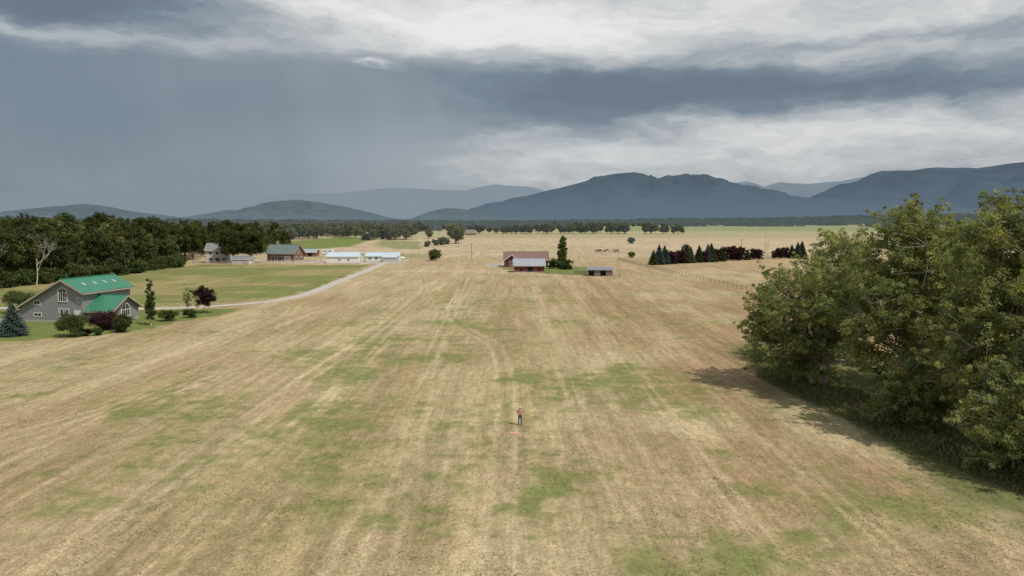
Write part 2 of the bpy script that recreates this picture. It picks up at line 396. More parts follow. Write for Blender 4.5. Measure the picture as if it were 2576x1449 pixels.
ridge('mountain_range',prof([(1060,556),(1150,548),(1200,522),(1225,512),(1260,508),(1290,499),(1330,492),(1380,479),(1410,474),(1450,463),(1475,455),(1492,445),(1520,443),(1545,438),(1580,435),(1603,440),(1618,448),(1640,464),(1654,450),(1674,442),(1690,453),(1700,442),(1722,437),(1745,446),(1790,460),(1850,474),(1910,490),(1980,499),(2040,499),(2100,502),(2150,510),(2230,522),(2400,540),(2600,556)],5),9550,3800,
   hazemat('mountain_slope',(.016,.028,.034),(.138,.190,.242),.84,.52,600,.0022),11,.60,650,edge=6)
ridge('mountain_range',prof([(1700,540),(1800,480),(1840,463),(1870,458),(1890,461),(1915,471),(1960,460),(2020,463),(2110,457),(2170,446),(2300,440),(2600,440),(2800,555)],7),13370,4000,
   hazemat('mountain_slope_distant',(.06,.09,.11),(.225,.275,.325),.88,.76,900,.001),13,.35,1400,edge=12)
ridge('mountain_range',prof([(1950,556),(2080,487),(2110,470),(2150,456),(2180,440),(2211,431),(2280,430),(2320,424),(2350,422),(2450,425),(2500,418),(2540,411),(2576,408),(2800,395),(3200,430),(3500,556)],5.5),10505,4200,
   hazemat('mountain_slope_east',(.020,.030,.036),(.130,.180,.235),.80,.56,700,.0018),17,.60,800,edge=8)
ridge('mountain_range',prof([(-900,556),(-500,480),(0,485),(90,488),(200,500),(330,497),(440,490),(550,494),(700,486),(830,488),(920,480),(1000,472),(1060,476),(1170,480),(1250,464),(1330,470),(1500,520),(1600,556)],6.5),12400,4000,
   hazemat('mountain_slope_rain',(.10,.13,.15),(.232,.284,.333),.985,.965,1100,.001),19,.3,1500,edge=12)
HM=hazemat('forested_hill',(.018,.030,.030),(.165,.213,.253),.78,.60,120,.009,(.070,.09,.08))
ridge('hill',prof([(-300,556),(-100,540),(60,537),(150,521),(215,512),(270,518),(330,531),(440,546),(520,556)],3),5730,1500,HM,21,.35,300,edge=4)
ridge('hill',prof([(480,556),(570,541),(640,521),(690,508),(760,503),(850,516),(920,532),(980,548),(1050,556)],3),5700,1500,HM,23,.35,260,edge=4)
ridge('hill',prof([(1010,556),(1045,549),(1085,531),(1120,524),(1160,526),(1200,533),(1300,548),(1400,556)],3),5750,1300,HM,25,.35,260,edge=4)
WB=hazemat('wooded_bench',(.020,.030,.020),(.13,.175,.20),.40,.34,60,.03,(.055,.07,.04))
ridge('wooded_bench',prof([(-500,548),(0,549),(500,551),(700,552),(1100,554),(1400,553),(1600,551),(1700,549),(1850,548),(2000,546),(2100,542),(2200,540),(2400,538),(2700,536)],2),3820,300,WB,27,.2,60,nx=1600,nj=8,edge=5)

# ------------------------------------------------------------------ trees
def unit(a): return a/np.maximum(np.linalg.norm(a,axis=-1,keepdims=True),1e-9)
def leaf_cloud(C,rad,n,size,rng,asp=.5,tint=(1,1,1),tvar=.25,flat=.75,center=None,hang=0.0):
    C=np.asarray(C,float); N=len(C)*n
    rad=np.repeat(np.broadcast_to(rad,(len(C),)),n)[:,None]
    off=unit(rng.normal(size=(N,3)))*(rng.random((N,1))**.45)*rad; off[:,2]*=flat
    P=np.repeat(C,n,0)+off
    nr=unit(rng.normal(size=(N,3))*.8+unit(off)*.6+np.array([0,0,.35]))
    tg=unit(np.cross(rng.normal(size=(N,3)),nr)); 
    if hang>0: tg=unit(tg+np.array([0,0,-hang])); nr=unit(np.cross(tg,rng.normal(size=(N,3))))
    bt=np.cross(nr,tg)
    s=size*rng.uniform(.55,1.35,(N,1))
    V=np.stack([P+tg*s,P+bt*s*asp,P-tg*s,P-bt*s*asp],1).reshape(-1,3)
    Q=np.arange(N*4).reshape(N,4)
    ct=np.repeat(rng.uniform(1-tvar,1+tvar,len(C)),n); lt=ct*rng.uniform(.75,1.25,N)
    yel=np.repeat(rng.uniform(-.12,.16,len(C)),n)+rng.uniform(-.05,.05,N)
    T=np.stack([tint[0]*lt*(1+yel),tint[1]*lt,tint[2]*lt*(1-yel),np.ones(N)],1)
    return V,Q,np.repeat(T,4,0)
def tube_np(P,rad,n=6):
    P=np.asarray(P,float); k=len(P); d=np.gradient(P,axis=0); d=unit(d)
    up=np.array([.3,.2,1.]) if abs(d[0][2])<.8 else np.array([1.,.2,0])
    a=unit(np.cross(d,up)); b=np.cross(a,d)
    th=np.arange(n)*2*math.pi/n
    V=(P[:,None,:]+a[:,None,:]*(np.cos(th)[None,:,None]*np.asarray(rad)[:,None,None])+b[:,None,:]*(np.sin(th)[None,:,None]*np.asarray(rad)[:,None,None])).reshape(-1,3)
    Q=[]
    for i in range(k-1):
        for j in range(n): Q.append((i*n+j,i*n+(j+1)%n,(i+1)*n+(j+1)%n,(i+1)*n+j))
    return V,np.array(Q)
def tree_mesh(name,H,lobes,nclump,nleaf,leaf,crad,tr,seed,mats,asp=.5,limbs=10,trunk_top=.8,tint=(1,1,1),tvar=.25,twigs=True,shell=2.2,stems=1,hang=0.0,extra=0,lean=0.0,spr=.9):
    rng=np.random.default_rng(seed)
    lb=np.array(lobes,float); vol=np.prod(lb[:,3:],1)**.7; vol/=vol.sum()
    idx=rng.choice(len(lb),nclump,p=vol)
    d=unit(rng.normal(size=(nclump,3))); r=rng.random((nclump,1))**(1/shell)
    wob=1+.26*(fbm(d[:,0]*2.2+idx*7,d[:,1]*2.2+d[:,2]*2.1,seed,3)-.5)[:,None]*2
    C=lb[idx,:3]+d*r*wob*lb[idx,3:]
    C[:,2]=np.maximum(C[:,2],crad*.5)
    Vs=[];Qs=[];Ms=[];Ts=[];k=0
    def put(V,Q,m,T=None):
        nonlocal k
        Vs.append(V);Qs.append(Q+k);Ms.append(np.full(len(Q),m)); Ts.append(np.ones((len(V),4)) if T is None else T); k+=len(V)
    nodes=[]
    for sidx in range(stems):
        bx=0 if stems==1 else rng.uniform(-1.2,1.2); by=0 if stems==1 else rng.uniform(-1,1)
        top=np.array([rng.uniform(-.1,.1)*H+bx*2+lean,rng.uniform(-.08,.08)*H+by*2,trunk_top*H*rng.uniform(.85,1)])
        tt=np.linspace(0,1,8)[:,None]; P=np.array([bx,by,-.2])*(1-tt)+top*tt+ (rng.normal(size=(8,3))*[.03*H,.03*H,0])*tt*(1-tt)*2
        rad=tr/(stems**.5)*(1-tt[:,0])**.8+.03*tr; rad[0]*=1.35
        put(*tube_np(P,rad,8),0); nodes+= [(p,rr) for p,rr in zip(P[2:],rad[2:])]
    trunk=list(nodes)
    if limbs:
        for i in rng.choice(nclump,min(limbs,nclump),replace=False):
            tgt=C[i]; cand=[q for q in trunk if q[0][2]<tgt[2]-.05*H] or trunk[:2]
            b=cand[rng.integers(len(cand))]
            tt=np.linspace(0,1,6)[:,None]; P=b[0]*(1-tt)+tgt*tt; P[:,2]+= (tt*(1-tt))[:,0]*-.12*H*rng.uniform(0,1); P+=rng.normal(size=(6,3))*.025*H*(tt*(1-tt))*2
            rad=np.linspace(min(b[1]*.7,tr*.5),tr*.08,6); put(*tube_np(P,rad,6),0); nodes+=[(p,rr) for p,rr in zip(P[1:],rad[1:])]
        if twigs:
            NP=np.array([q[0] for q in nodes]); NR=np.array([q[1] for q in nodes])
            for i in range(nclump):
                dd=np.linalg.norm(NP-C[i],axis=1)+np.maximum(0,NP[:,2]-C[i,2])*1.5; j=dd.argmin()
                tt=np.linspace(0,1,4)[:,None]; e=C[i]+unit(d[i])*crad*1.1
                P=NP[j]*(1-tt)+e*tt+rng.normal(size=(4,3))*.12*crad*(tt*(1-tt))*4
                r0=min(NR[j]*.6,tr*.18); put(*tube_np(P,np.linspace(r0,.018,4),4),0)
    V,Q,T=leaf_cloud(C,crad*rng.uniform(.6,1.3,nclump),nleaf,leaf,rng,asp,tint,tvar,hang=hang); put(V,Q,1,T)
    if extra:
        w=r[:,0]>.62; oc=C[w]; od=unit(d[w]+rng.normal(size=oc.shape)*.5+np.array([0,0,.25])); 
        for q in (1.0,1.8):
            oo=oc+od*crad*spr*q
            V,Q,T=leaf_cloud(oo,crad*(.55 if q==1.0 else .34),extra if q==1.0 else extra//2,leaf,rng,asp,tuple(x*1.15 for x in tint),tvar,hang=hang); put(V,Q,1,T)
    return fast_mesh(name,np.concatenate(Vs),np.concatenate(Qs),np.concatenate(Ms),np.concatenate(Ts),mats=mats)
def put_obj(name,me,loc,rz=0,sc=1,parent=None):
    o=bpy.data.objects.new(name,me); o.location=loc; o.rotation_euler=(0,0,rz)
    o.scale=(sc,sc,sc) if not isinstance(sc,tuple) else sc
    return link(o,parent)

bark=mat('bark_grey',(.46,.41,.33),.9,.35,3); barkd=mat('bark_dark',(.14,.11,.08),.9,.3,3); barkp=mat('dead_wood',(.40,.37,.32),.85,.2,2)
L_olive=leafmat('leaf_olive',(.240,.262,.112),.36); L_dark=leafmat('leaf_dark',(.070,.088,.034),.28)
L_mid=leafmat('leaf_mid',(.125,.145,.056),.3); L_purple=leafmat('leaf_purple',(.050,.027,.030),.2)
L_blue=leafmat('leaf_blue_spruce',(.080,.118,.108),.1); L_green=leafmat('leaf_shrub',(.085,.112,.042),.28)
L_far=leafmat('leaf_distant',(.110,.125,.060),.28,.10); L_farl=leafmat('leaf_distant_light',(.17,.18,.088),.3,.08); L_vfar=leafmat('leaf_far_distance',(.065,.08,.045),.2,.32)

# the big cottonwoods along the right-hand fence
BT=[ # x,y,H,lobes,clumps,seed
 (35.5,87.5,15.5,[(-1.5,0,9.3,6.2,6,4.8),(-5.4,-1,6.4,3.6,4.5,4.0),(2.5,1,10.8,5,5,4.4),(0,0,4.5,5.6,5.5,3.4)],540,1),
 (40.5,76,21.0,[(0,0,14,5.2,5.5,6.0),(-3.5,0,9.5,4.2,5,4.8),(3.5,0,12,5,5,5.5),(0,0,18.0,3.6,4,3.2),(1.5,0,5.0,5.0,5.5,3.8)],620,2),
 (41.2,63,20.6,[(0,0,14,5.2,5.5,6),(-2.6,0,8.5,3.8,5,4.8),(3.5,0,12.5,5,5,5.5),(.5,0,18.0,3.6,3.6,2.8),(.5,-2,4.2,4.8,5.5,3.8)],680,3),
 (44.5,101,18.2,[(0,0,11.5,6,6,5.5),(-4,0,8.5,4.5,5,4.5),(0,0,15.4,3.5,3.5,2.6),(0,0,5,5.5,5,4)],400,4),
 (50,84,19.5,[(0,0,12,6.5,6.5,6),(0,0,6,6,6,4.5),(0,0,16.5,4,4,3)],380,5),
 (47.5,55,19.5,[(0,0,12,6,6,6.2),(-1,0,5.5,6,6,4.5),(-1,0,17.2,4,4,2.6)],440,6)]
for x,y,H,lob,nc,sd_ in BT:
    me=tree_mesh('cottonwood_tree',H,lob,nc,105,.145,.80,.42,sd_,[bark,L_olive],asp=.42,limbs=40,stems=3 if sd_ in (1,) else 2,twigs=True,shell=2.0,hang=.3,extra=50,tvar=.45,spr=1.1)
    put_obj('cottonwood_tree',me,(x,y,0))
# lower willows filling the bottom of the row
for i,(x,y,H,Rr_) in enumerate([(38.6,55.5,9.5,3.6),(41.5,50.5,10.5,4.2),(37.0,68.5,7.0,3.0)]):
    me=tree_mesh('willow_tree',H,[(0,0,H*.5,Rr_,Rr_,H*.42),(-.8,0,H*.28,Rr_*.9,Rr_*.9,H*.26)],210,110,.135,.75,.18,30+i,[bark,L_olive],asp=.4,limbs=22,stems=3,twigs=True,shell=2.0,hang=.5,extra=40,tvar=.4,tint=(.85,.88,.85))
    put_obj('willow_tree',me,(x,y,0))

def stdtree(name,H,Rr,seed,mats,nc=90,nl=60,leaf=.5,base=.25,**k):
    rg=random.Random(seed); lob=[(0,0,H*.58,Rr*.85,Rr*.85,H*.36)]
    for i in range(5):
        a=rg.uniform(0,6.28); q=rg.uniform(.3,.55)*Rr; z=rg.uniform(base+.12,.8)*H
        lob.append((q*math.cos(a),q*math.sin(a),z,Rr*rg.uniform(.4,.6),Rr*rg.uniform(.4,.6),H*rg.uniform(.13,.22)))
    return tree_mesh(name,H,lob,nc,nl,leaf,k.pop('crad',Rr*.24),k.pop('tr',H*.018),seed,mats,limbs=k.pop('limbs',8),twigs=False,**k)
FT=[stdtree('woodland_tree',20.5,5.2+.6*(i%3),40+i,[barkd,[L_dark,L_green,L_dark,L_mid,L_dark,L_green][i]],nc=120,nl=60,leaf=.38,tvar=.45) for i in range(6)]
MT=[stdtree('field_tree',14,5.2+.7*(i%3),60+i,[barkd,L_far],nc=80,nl=50,leaf=.55,tvar=.4) for i in range(4)]
ML=[stdtree('field_tree_light',14,5.2+.7*(i%3),70+i,[barkd,L_farl],nc=80,nl=50,leaf=.5,tvar=.35) for i in range(3)]
rg=random.Random(3)
def edgeX(y): return float(np.interp(y,[195,223,277,300,322,335,350,368,520],[-152,-149,-143,-142,-145,-152,-162,-158,-152]))
woods=empty('forest')
y=198
n=0
while y<520:
    x=edgeX(y)
    ex=x; 
    while x> -.80*y-25:
        d=ex-x
        if d<70 or rg.random()<.5:
            s=rg.uniform(.74,1.16)*(.62 if (d<4 and rg.random()<.6) else 1.0)*(0.9 if y>330 else 1)
            put_obj('tree',rg.choice(FT),(x+rg.uniform(-3,3),y+rg.uniform(-3,3),0),rg.uniform(0,6.28),(s*rg.uniform(.8,1.15),s*rg.uniform(.8,1.15),s),woods); n+=1
        x-=7.5 if y<340 else 9
    y+=7.5 if y<340 else 10
US=[stdtree('understory',4.5,2.6,80+i,[barkd,L_green],nc=50,nl=50,leaf=.28,base=0,crad=.8) for i in range(2)]
for i in range(80):
    yy=rg.uniform(205,325); put_obj('understory_shrub',rg.choice(US),(edgeX(yy)+rg.uniform(0,6),yy,-.6),rg.uniform(0,6.28),rg.uniform(.5,1.3),woods)
fw=empty('distant_forest')
for i in range(430):
    yy=rg.uniform(500,1150); x0=-205+ (yy-650)*.03; x=x0-abs(rg.gauss(0,1))*90
    if yy<640: x-= (640-yy)*.3
    put_obj('tree',rg.choice(MT if rg.random()<.6 else ML),(x,yy,0),rg.uniform(0,6.28),rg.uniform(.8,1.2),fw)
rowE=empty('distant_tree_row')
for x0,x1,y0,cnt,sc in [(-144,-99,783,26,1.08),(-52,-44,640,5,1.25),(-90,-86,815,2,.75),(-50,0,1110,22,.85),(2,60,1116,26,.98),(66,108,1116,20,.92),(116,168,1120,26,1.1),(190,226,1100,15,1.0),(228,242,1080,6,.95),
      (-240,-150,1350,34,.95),(-150,-60,1500,24,.8),(-190,-168,860,9,1.0),(100,420,2300,50,1.0),(-600,-200,1700,80,1.1)]:
    for i in range(cnt):
        put_obj('tree',rg.choice(ML if (y0<900 or rg.random()<.25) else MT),(rg.uniform(x0,x1),y0+rg.gauss(0,12 if cnt>8 else 4),0),rg.uniform(0,6.28),sc*rg.uniform(.66,1.15),rowE)
rng=np.random.default_rng(99)
cc=np.stack([rng.uniform(-90,90,70),rng.uniform(-25,25,70),rng.uniform(3,9,70)],1); cc=np.repeat(cc,4,0)+rng.normal(size=(280,3))*[3,3,3]
V,Q,T=leaf_cloud(cc,4.0,26,1.5,rng,.6,(1,1,1),.4); V[:,2]=np.maximum(V[:,2],0)
GR=fast_mesh('grove',V,Q,np.zeros(len(Q)),T,mats=[L_vfar])
ge=empty('distant_treeline')
for i in range(150):
    yy=rg.choice([1500,1800,2200,2600,3000,3400])+rg.uniform(-120,120); x=rg.uniform(-.78,.78)*yy
    if yy<2300 and x>60: continue
    s=rg.uniform(.6,1.2); put_obj('grove',GR,(x,yy,0),rg.uniform(-.2,.2)+(math.pi if rg.random()<.5 else 0),(s*rg.uniform(.5,1.3),s,s*rg.uniform(.7,1.2)),ge)
SH=[stdtree('shrub',4,2.4,90+i,[barkd,[L_mid,L_green,L_far][i]],nc=60,nl=60,leaf=.22,base=0,crad=.75,limbs=5) for i in range(3)]
for x,y,s in [(-37,366,1.55),(-142,745,1.9),(-133,790,1.9),(-128,780,2.0),(-147,760,1.5),(108,470,1.2),(-56,600,1.6),(-60,590,1.3),(-54,615,1.6),(-62,560,1.2),(62,395,.9),(100,640,1.4)]:
    put_obj('round_shrub',SH[0 if y<400 else 2],(x,y,-.2),rg.uniform(0,6),s)
me=stdtree('boxelder_tree',16,7.2,120,[barkd,L_dark],nc=200,nl=80,leaf=.38,tvar=.3,limbs=14)
put_obj('boxelder_tree',me,(-127,345,0),1); put_obj('boxelder_tree',me,(-119.5,348,0),3,.97)
def bush(name,mt,H,Rr,loc,seed,leaf=.13,nc=110,nl=80,**k):
    me=stdtree(name,H,Rr,seed,[barkd,mt],nc=nc,nl=nl,leaf=leaf,base=-.05,crad=Rr*.26,limbs=6,tr=.08,**k); return put_obj(name,me,loc)
bush('lilac_bush',L_green,4.2,2.9,(-73.3,125,0),200)
bush('purple_leaf_shrub',L_purple,3.6,2.8,(-72.0,133,0),201)
bush('lilac_bush',L_dark,3.5,1.8,(-67.0,130,0),202,nc=80)
bush('lilac_bush',L_green,1.2,.9,(-69.8,126.5,0),203,nc=30)
bush('purple_leaf_shrub',L_purple,1.5,1.0,(-71.3,126,0),213,nc=30)
bush('round_shrub',L_green,2.1,2.1,(-66.2,145,0),204,nc=70)
bush('round_shrub',L_green,1.7,1.5,(-64.0,150,0),205,nc=60)
bush('plum_tree',L_purple,6.0,2.6,(-64.2,157,0),206,nc=130)
bush('round_shrub',L_green,5,3.4,(-103,158,0),207); bush('round_shrub',L_mid,3.6,3.0,(-108,152,0),208); bush('round_shrub',L_mid,4.5,3.0,(-112,160,0),209)
bush('round_shrub',L_green,1.3,1.1,(-79.5,139,0),214,nc=40); bush('round_shrub',L_dark,1.8,1.3,(-83.5,141.5,0),215,nc=40)
me=tree_mesh('columnar_poplar',8.6,[(0,0,4.6,.75,.75,4.0),(0,0,3,.8,.8,2.4)],90,80,.12,.38,.12,210,[bark,L_green],limbs=8,twigs=False)
put_obj('columnar_poplar',me,(-66.6,139,0))
me=tree_mesh('birch_sapling',5.4,[(0,0,3.2,1.0,1.0,2.3)],40,26,.11,.4,.07,211,[barkp,L_mid],limbs=14,twigs=True); put_obj('birch_sapling',me,(-68.8,160,0))
me=tree_mesh('lombardy_poplar',13.4,[(0,0,7.0,2.1,2.1,5.2),(.3,0,10,1.3,1.3,3.2),(0,0,4.5,2.0,2.0,3)],150,60,.28,.75,.25,220,[bark,L_mid],limbs=10,twigs=False)
put_obj('lombardy_poplar',me,(20.6,312,0))
bush('round_shrub',L_green,4.0,2.8,(16.6,303,0),221,leaf=.25,nc=60); bush('round_shrub',L_green,4.2,3.0,(21.6,300,0),222,leaf=.25,nc=60); bush('round_shrub',L_mid,3.4,2.0,(19.3,305,0),223,leaf=.25,nc=50)

def spruce_mesh(name,H,Rb,seed,mt,leaf=.3,n=5200):
    rng=np.random.default_rng(seed)
    h=1-np.sqrt(rng.random(n)); tiers=14; h=(np.floor(h*tiers)+rng.random(n)**2*.9)/tiers
    th=rng.random(n)*2*math.pi; lob=1+.22*np.sin(th*5+np.floor(h*tiers)*1.7)+.12*rng.normal(size=n)
    r=(1-h)**.9*Rb*lob*(.35+.65*rng.random(n)**.5)
    frac=(h*tiers)%1; r*=(1.08-.35*frac)
    P=np.stack([r*np.cos(th),r*np.sin(th),.04*H+h*H*.95-.12*r],1)
    od=np.stack([np.cos(th),np.sin(th),np.full(n,-.28)],1); tg=unit(od+rng.normal(size=(n,3))*.35); nr=unit(np.cross(tg,rng.normal(size=(n,3)))); s=leaf*rng.uniform(.6,1.4,(n,1))
    V=np.stack([P+tg*s,P+nr*s*.35,P-tg*s,P-nr*s*.35],1).reshape(-1,3); Q=np.arange(n*4).reshape(n,4)
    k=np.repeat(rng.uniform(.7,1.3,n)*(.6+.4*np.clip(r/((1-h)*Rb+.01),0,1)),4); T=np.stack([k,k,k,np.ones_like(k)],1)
    tv,tq=tube_np([(0,0,-.1),(0,0,H*.5),(0,0,H)],[H*.018,H*.01,.01],6)
    return fast_mesh(name,np.concatenate([tv,V]),np.concatenate([tq,Q+len(tv)]),np.concatenate([np.zeros(len(tq)),np.ones(len(Q))]),np.concatenate([np.ones((len(tv),4)),T]),mats=[barkd,mt])
put_obj('blue_spruce',spruce_mesh('blue_spruce',5.8,2.2,300,L_blue,.22),(-83.6,126,0))
SPa=spruce_mesh('blue_spruce',9,2.7,301,L_blue,.4,4200); SPb=spruce_mesh('spruce_tree',9,2.8,302,L_dark,.4,4200)
PB=[stdtree('purple_leaf_tree',7,3.4,310+i,[barkd,L_purple],nc=80,nl=60,leaf=.32,base=0,crad=1.0) for i in range(2)]
def rowpt(u): return 61.5+u*59, 331+u*46
for u,k,s in [(.0,'s',.75),(.05,'b',1.0),(.10,'b',.95),(.17,'p',.85),(.24,'p',.9),(.30,'s',1.0),(.34,'b',.85),(.42,'s',.9),(.50,'b',.95),(.53,'s',1.0),(.60,'p',.9),(.68,'p',1.0),(.75,'p',1.05),(.81,'p',.95),(.87,'p',.95),(.92,'s',.6),(1.0,'p',.8),(1.05,'p',.75),
              (.13,'s',.7),(.46,'p',.8),(.27,'s',.8),(.64,'s',.65)]:
    x,y=rowpt(u); me={'s':SPb,'b':SPa,'p':PB[int(u*100)%2]}[k]
    put_obj({'s':'spruce_tree','b':'blue_spruce','p':'purple_leaf_tree'}[k],me,(x,y+rg.uniform(-2,2),0),rg.uniform(0,6),s)
for x,y,k,s in [(137,388,'p',.8),(140,390,'p',.85),(143,388,'s',.8),(146,388,'b',.95),(148.5,389,'s',1.0),(134,388,'p',.6)]:
    put_obj({'s':'spruce_tree','b':'blue_spruce','p':'purple_leaf_tree'}[k],{'s':SPb,'b':SPa,'p':PB[0]}[k],(x,y,0),x,s)

def bare_tree(name,H,seed,loc):
    rng=np.random.default_rng(seed); Vs=[];Qs=[];k=0
    def grow(p,d,L,r,dep):
        nonlocal k
        n=4; P=[p]
        for i in range(n):
            d=unit(d+rng.normal(size=3)*.12+np.array([0,0,.08])); P.append(P[-1]+d*L/n)
        V,Q=tube_np(P,np.linspace(r,r*.55,n+1),5 if dep<2 else 4); Vs.append(V);Qs.append(Q+k);k+=len(V)
        if dep>=5: return
        for j in range(3):
            b=P[rng.integers(2,n+1)]; nd=unit(d+rng.normal(size=3)*[.6,.6,.3]); grow(b,nd,L*rng.uniform(.5,.72),r*.5,dep+1)
    grow(np.array([0,0,-.2]),np.array([0,0,1.]),H*.42,.22,0)
    V=np.concatenate(Vs); return put_obj(name,fast_mesh(name,V,np.concatenate(Qs),mats=[barkp],smooth=True),loc)
bare_tree('dead_tree',20,400,(-147,217,0)); bare_tree('dead_tree',20,405,(-141.5,225,0)); bare_tree('dead_tree',21,402,(-156,221,0))

# ------------------------------------------------------------------ materials for structures
M_sid=mat('grey_siding',(.27,.27,.28),.7,.08,.8,ribs=(2,.22,.5)); M_green=mat('green_metal_roof',(.045,.205,.125),.45,.2,.6,ribs=(1,.9,.8),spec=.4)
M_green2=mat('green_metal_roof_b',(.045,.205,.125),.45,.2,.6,ribs=(0,.9,.8),spec=.4)
M_trim=mat('trim_tan',(.42,.33,.25),.6,.08); M_white=mat('white_paint',(.74,.74,.72),.5,.06); M_glass=mat('window_glass',(.02,.025,.03),.08,.2,spec=.8)
M_curt=mat('curtain_cream',(.62,.55,.42),.8,.1); M_conc=mat('concrete',(.42,.40,.37),.85,.15)
M_bluw=mat('pale_metal_roof',(.50,.60,.68),.35,.06,.4,ribs=(0,1.2,.5)); M_red=mat('barn_red',(.24,.055,.047),.75,.2,1,ribs=(0,.35,.4)); M_brroof=mat('brown_shingle',(.20,.125,.11),.8,.15,1.2)
M_log=mat('red_log_wall',(.17,.055,.042),.85,.35,2,ribs=(2,.35,1.)); M_galv=mat('galvanised_roof',(.34,.37,.40),.45,.2,.5,ribs=(0,.9,.7),metal=.1); M_galvd=mat('weathered_tin_roof',(.22,.235,.25),.55,.3,.5,ribs=(0,.7,.7))
M_old=mat('weathered_wood',(.22,.19,.165),.9,.3,2,ribs=(0,.25,1.)); M_post=mat('fence_wood',(.23,.18,.13),.9,.3,3); M_postp=mat('fence_pale',(.40,.34,.26),.9,.2,3)
M_brown=mat('brown_timber_wall',(.20,.12,.075),.8,.2,1); M_ggr=mat('grey_green_roof',(.13,.17,.165),.6,.12,.6); M_grey=mat('grey_shingle',(.20,.20,.21),.8,.15)
M_lav=mat('pale_siding',(.50,.49,.49),.7,.06,ribs=(2,.3,.4)); M_dark=mat('opening_shade',(.012,.011,.010),.9,.1)
M_tire=mat('rubber',(.02,.02,.02),.8,.1); M_tred=mat('tractor_red',(.42,.03,.02),.4,.05,spec=.5)

def openings(par,ops,Lx,Ly,sc=1):
    fr=MB();gl=MB();dr=MB()
    def put(mb,face,c,z0,z1,w,p0,p1,mi=0):
        if face=='f': mb.box(c-w/2,c+w/2,-p1,-p0,z0,z1,mi)
        elif face=='r': mb.box(Lx+p0,Lx+p1,c-w/2,c+w/2,z0,z1,mi)
        elif face=='l': mb.box(-p1,-p0,c-w/2,c+w/2,z0,z1,mi)
    for face,c_,z0,w,h,kind in ops:
        f=.12
        if kind!='dark':
            for (a,b,ww) in ((z0-f,z0,w+2*f),(z0+h,z0+h+f,w+2*f)): put(fr,face,c_,a,b,ww,.002,.07)
            put(fr,face,c_-w/2-f/2,z0,z0+h,f,.002,.07); put(fr,face,c_+w/2+f/2,z0,z0+h,f,.002,.07)
            if kind=='win': put(fr,face,c_,z0,z0+h,.06,.035,.06)
        if kind=='win': put(gl,face,c_,z0,z0+h,w,.003,.03)
        elif kind=='curt': put(gl,face,c_,z0,z0+h,w,.003,.03); put(dr,face,c_-w*.22,z0+.1,z0+h-.1,w*.3,.031,.045,2)
        elif kind=='door': put(dr,face,c_,z0,z0+h,w,.003,.05,0)
        elif kind=='gar':
            n=4
            for i in range(n): put(dr,face,c_,z0+i*h/n+.02,z0+(i+1)*h/n-.02,w,.003,.04,1)
        elif kind=='dark': put(gl,face,c_,z0,z0+h,w,.003,.02,1)  # near-black panel on the wall, painted for the shade inside an opening
    if fr.v: fr.build('window_frames',[M_white],par)
    if gl.v: gl.build('window_glass',[M_glass,M_dark],par)  # also holds the dark panels painted as shade in openings
    if dr.v: dr.build('doors',[M_white,M_lav,M_curt],par)
def gable(name,loc,rz,Lx,Ly,he,hr,wm,rm,ov=.5,ops=(),trim=M_white,chim=None,parent=None,th=.14):
    L=empty(name,loc,rz,parent)
    w=MB(); w.prism([(0,0),(0,he),(Ly/2,hr),(Ly,he),(Ly,0)],'x',0,Lx); w.build('walls',[wm],L)
    s=(hr-he)/(Ly/2); r=MB(); z=.03
    r.slab((-ov,-ov,he-ov*s+z),(Lx+ov,-ov,he-ov*s+z),(Lx+ov,Ly/2,hr+z),(-ov,Ly/2,hr+z),th)
    r.slab((Lx+ov,Ly+ov,he-ov*s+z),(-ov,Ly+ov,he-ov*s+z),(-ov,Ly/2+.002,hr+z),(Lx+ov,Ly/2+.002,hr+z),th)
    r.beam((-ov,Ly/2,hr+z+th+.04),(Lx+ov,Ly/2,hr+z+th+.04),.35,.1)
    r.build('roof',[rm],L)
    tr=MB()
    for x in (-ov-.03,Lx+ov+.03):
        tr.beam((x,-ov,he-ov*s+.02),(x,Ly/2,hr+.02),.05,.26); tr.beam((x,Ly+ov,he-ov*s+.02),(x,Ly/2,hr+.02),.05,.26)
    tr.beam((-ov,-ov-.04,he-ov*s),(Lx+ov,-ov-.04,he-ov*s),.06,.22)
    tr.build('roof_trim',[trim],L)
    ft=MB(); ft.box(-.06,Lx+.06,-.06,Ly+.06,-.1,.25); ft.build('foundation',[M_conc],L)
    if chim:
        cm=MB(); cm.box(chim[0]-.4,chim[0]+.4,chim[1]-.4,chim[1]+.4,he,hr+1.0); cm.build('chimney',[M_conc],L)
    openings(L,ops,Lx,Ly); return L

# ------------------------------------------------------------------ grey house with green roof
H=empty('grey_house',(-94.3,144.5,0),R(-10))
w=MB(); w.prism([(0,0),(0,2.7),(9.7,8.0),(13.7,5.9),(13.7,0)],'y',0,13.4); w.prism([(.8,0),(.8,2.4),(4.3,4.7),(4.3,0)],'y',13.4,17)
w.prism([(.6,0),(.6,2.5),(4.45,4.75),(8.3,2.5),(8.3,0)],'x',13.7,19.2)
w.build('walls',[M_sid],H)
r=MB(); th=.16
s1=5.3/9.7; s2=2.1/4.0
r.slab((-.7,-.7,2.7-.7*s1+.05),(9.7,-.7,8.05),(9.7,14.1,8.05),(-.7,14.1,2.7-.7*s1+.05),th)
r.slab((9.702,-.7,8.05),(14.4,-.7,5.9-.7*s2+.05),(14.4,14.1,5.9-.7*s2+.05),(9.702,14.1,8.05),th)
r.beam((9.7,-.7,8.25),(9.7,14.1,8.25),.4,.1)
r.slab((-.1,14.12,2.0),(4.4,14.12,4.75),(4.4,17.5,4.75),(-.1,17.5,2.0),th)
r.build('roof',[M_green],H)
r=MB(); s3=2.25/3.85
r.slab((13.75,-.1,2.5-.7*s3+.05),(19.9,-.1,2.5-.7*s3+.05),(19.9,4.45,4.8),(13.75,4.45,4.8),th)
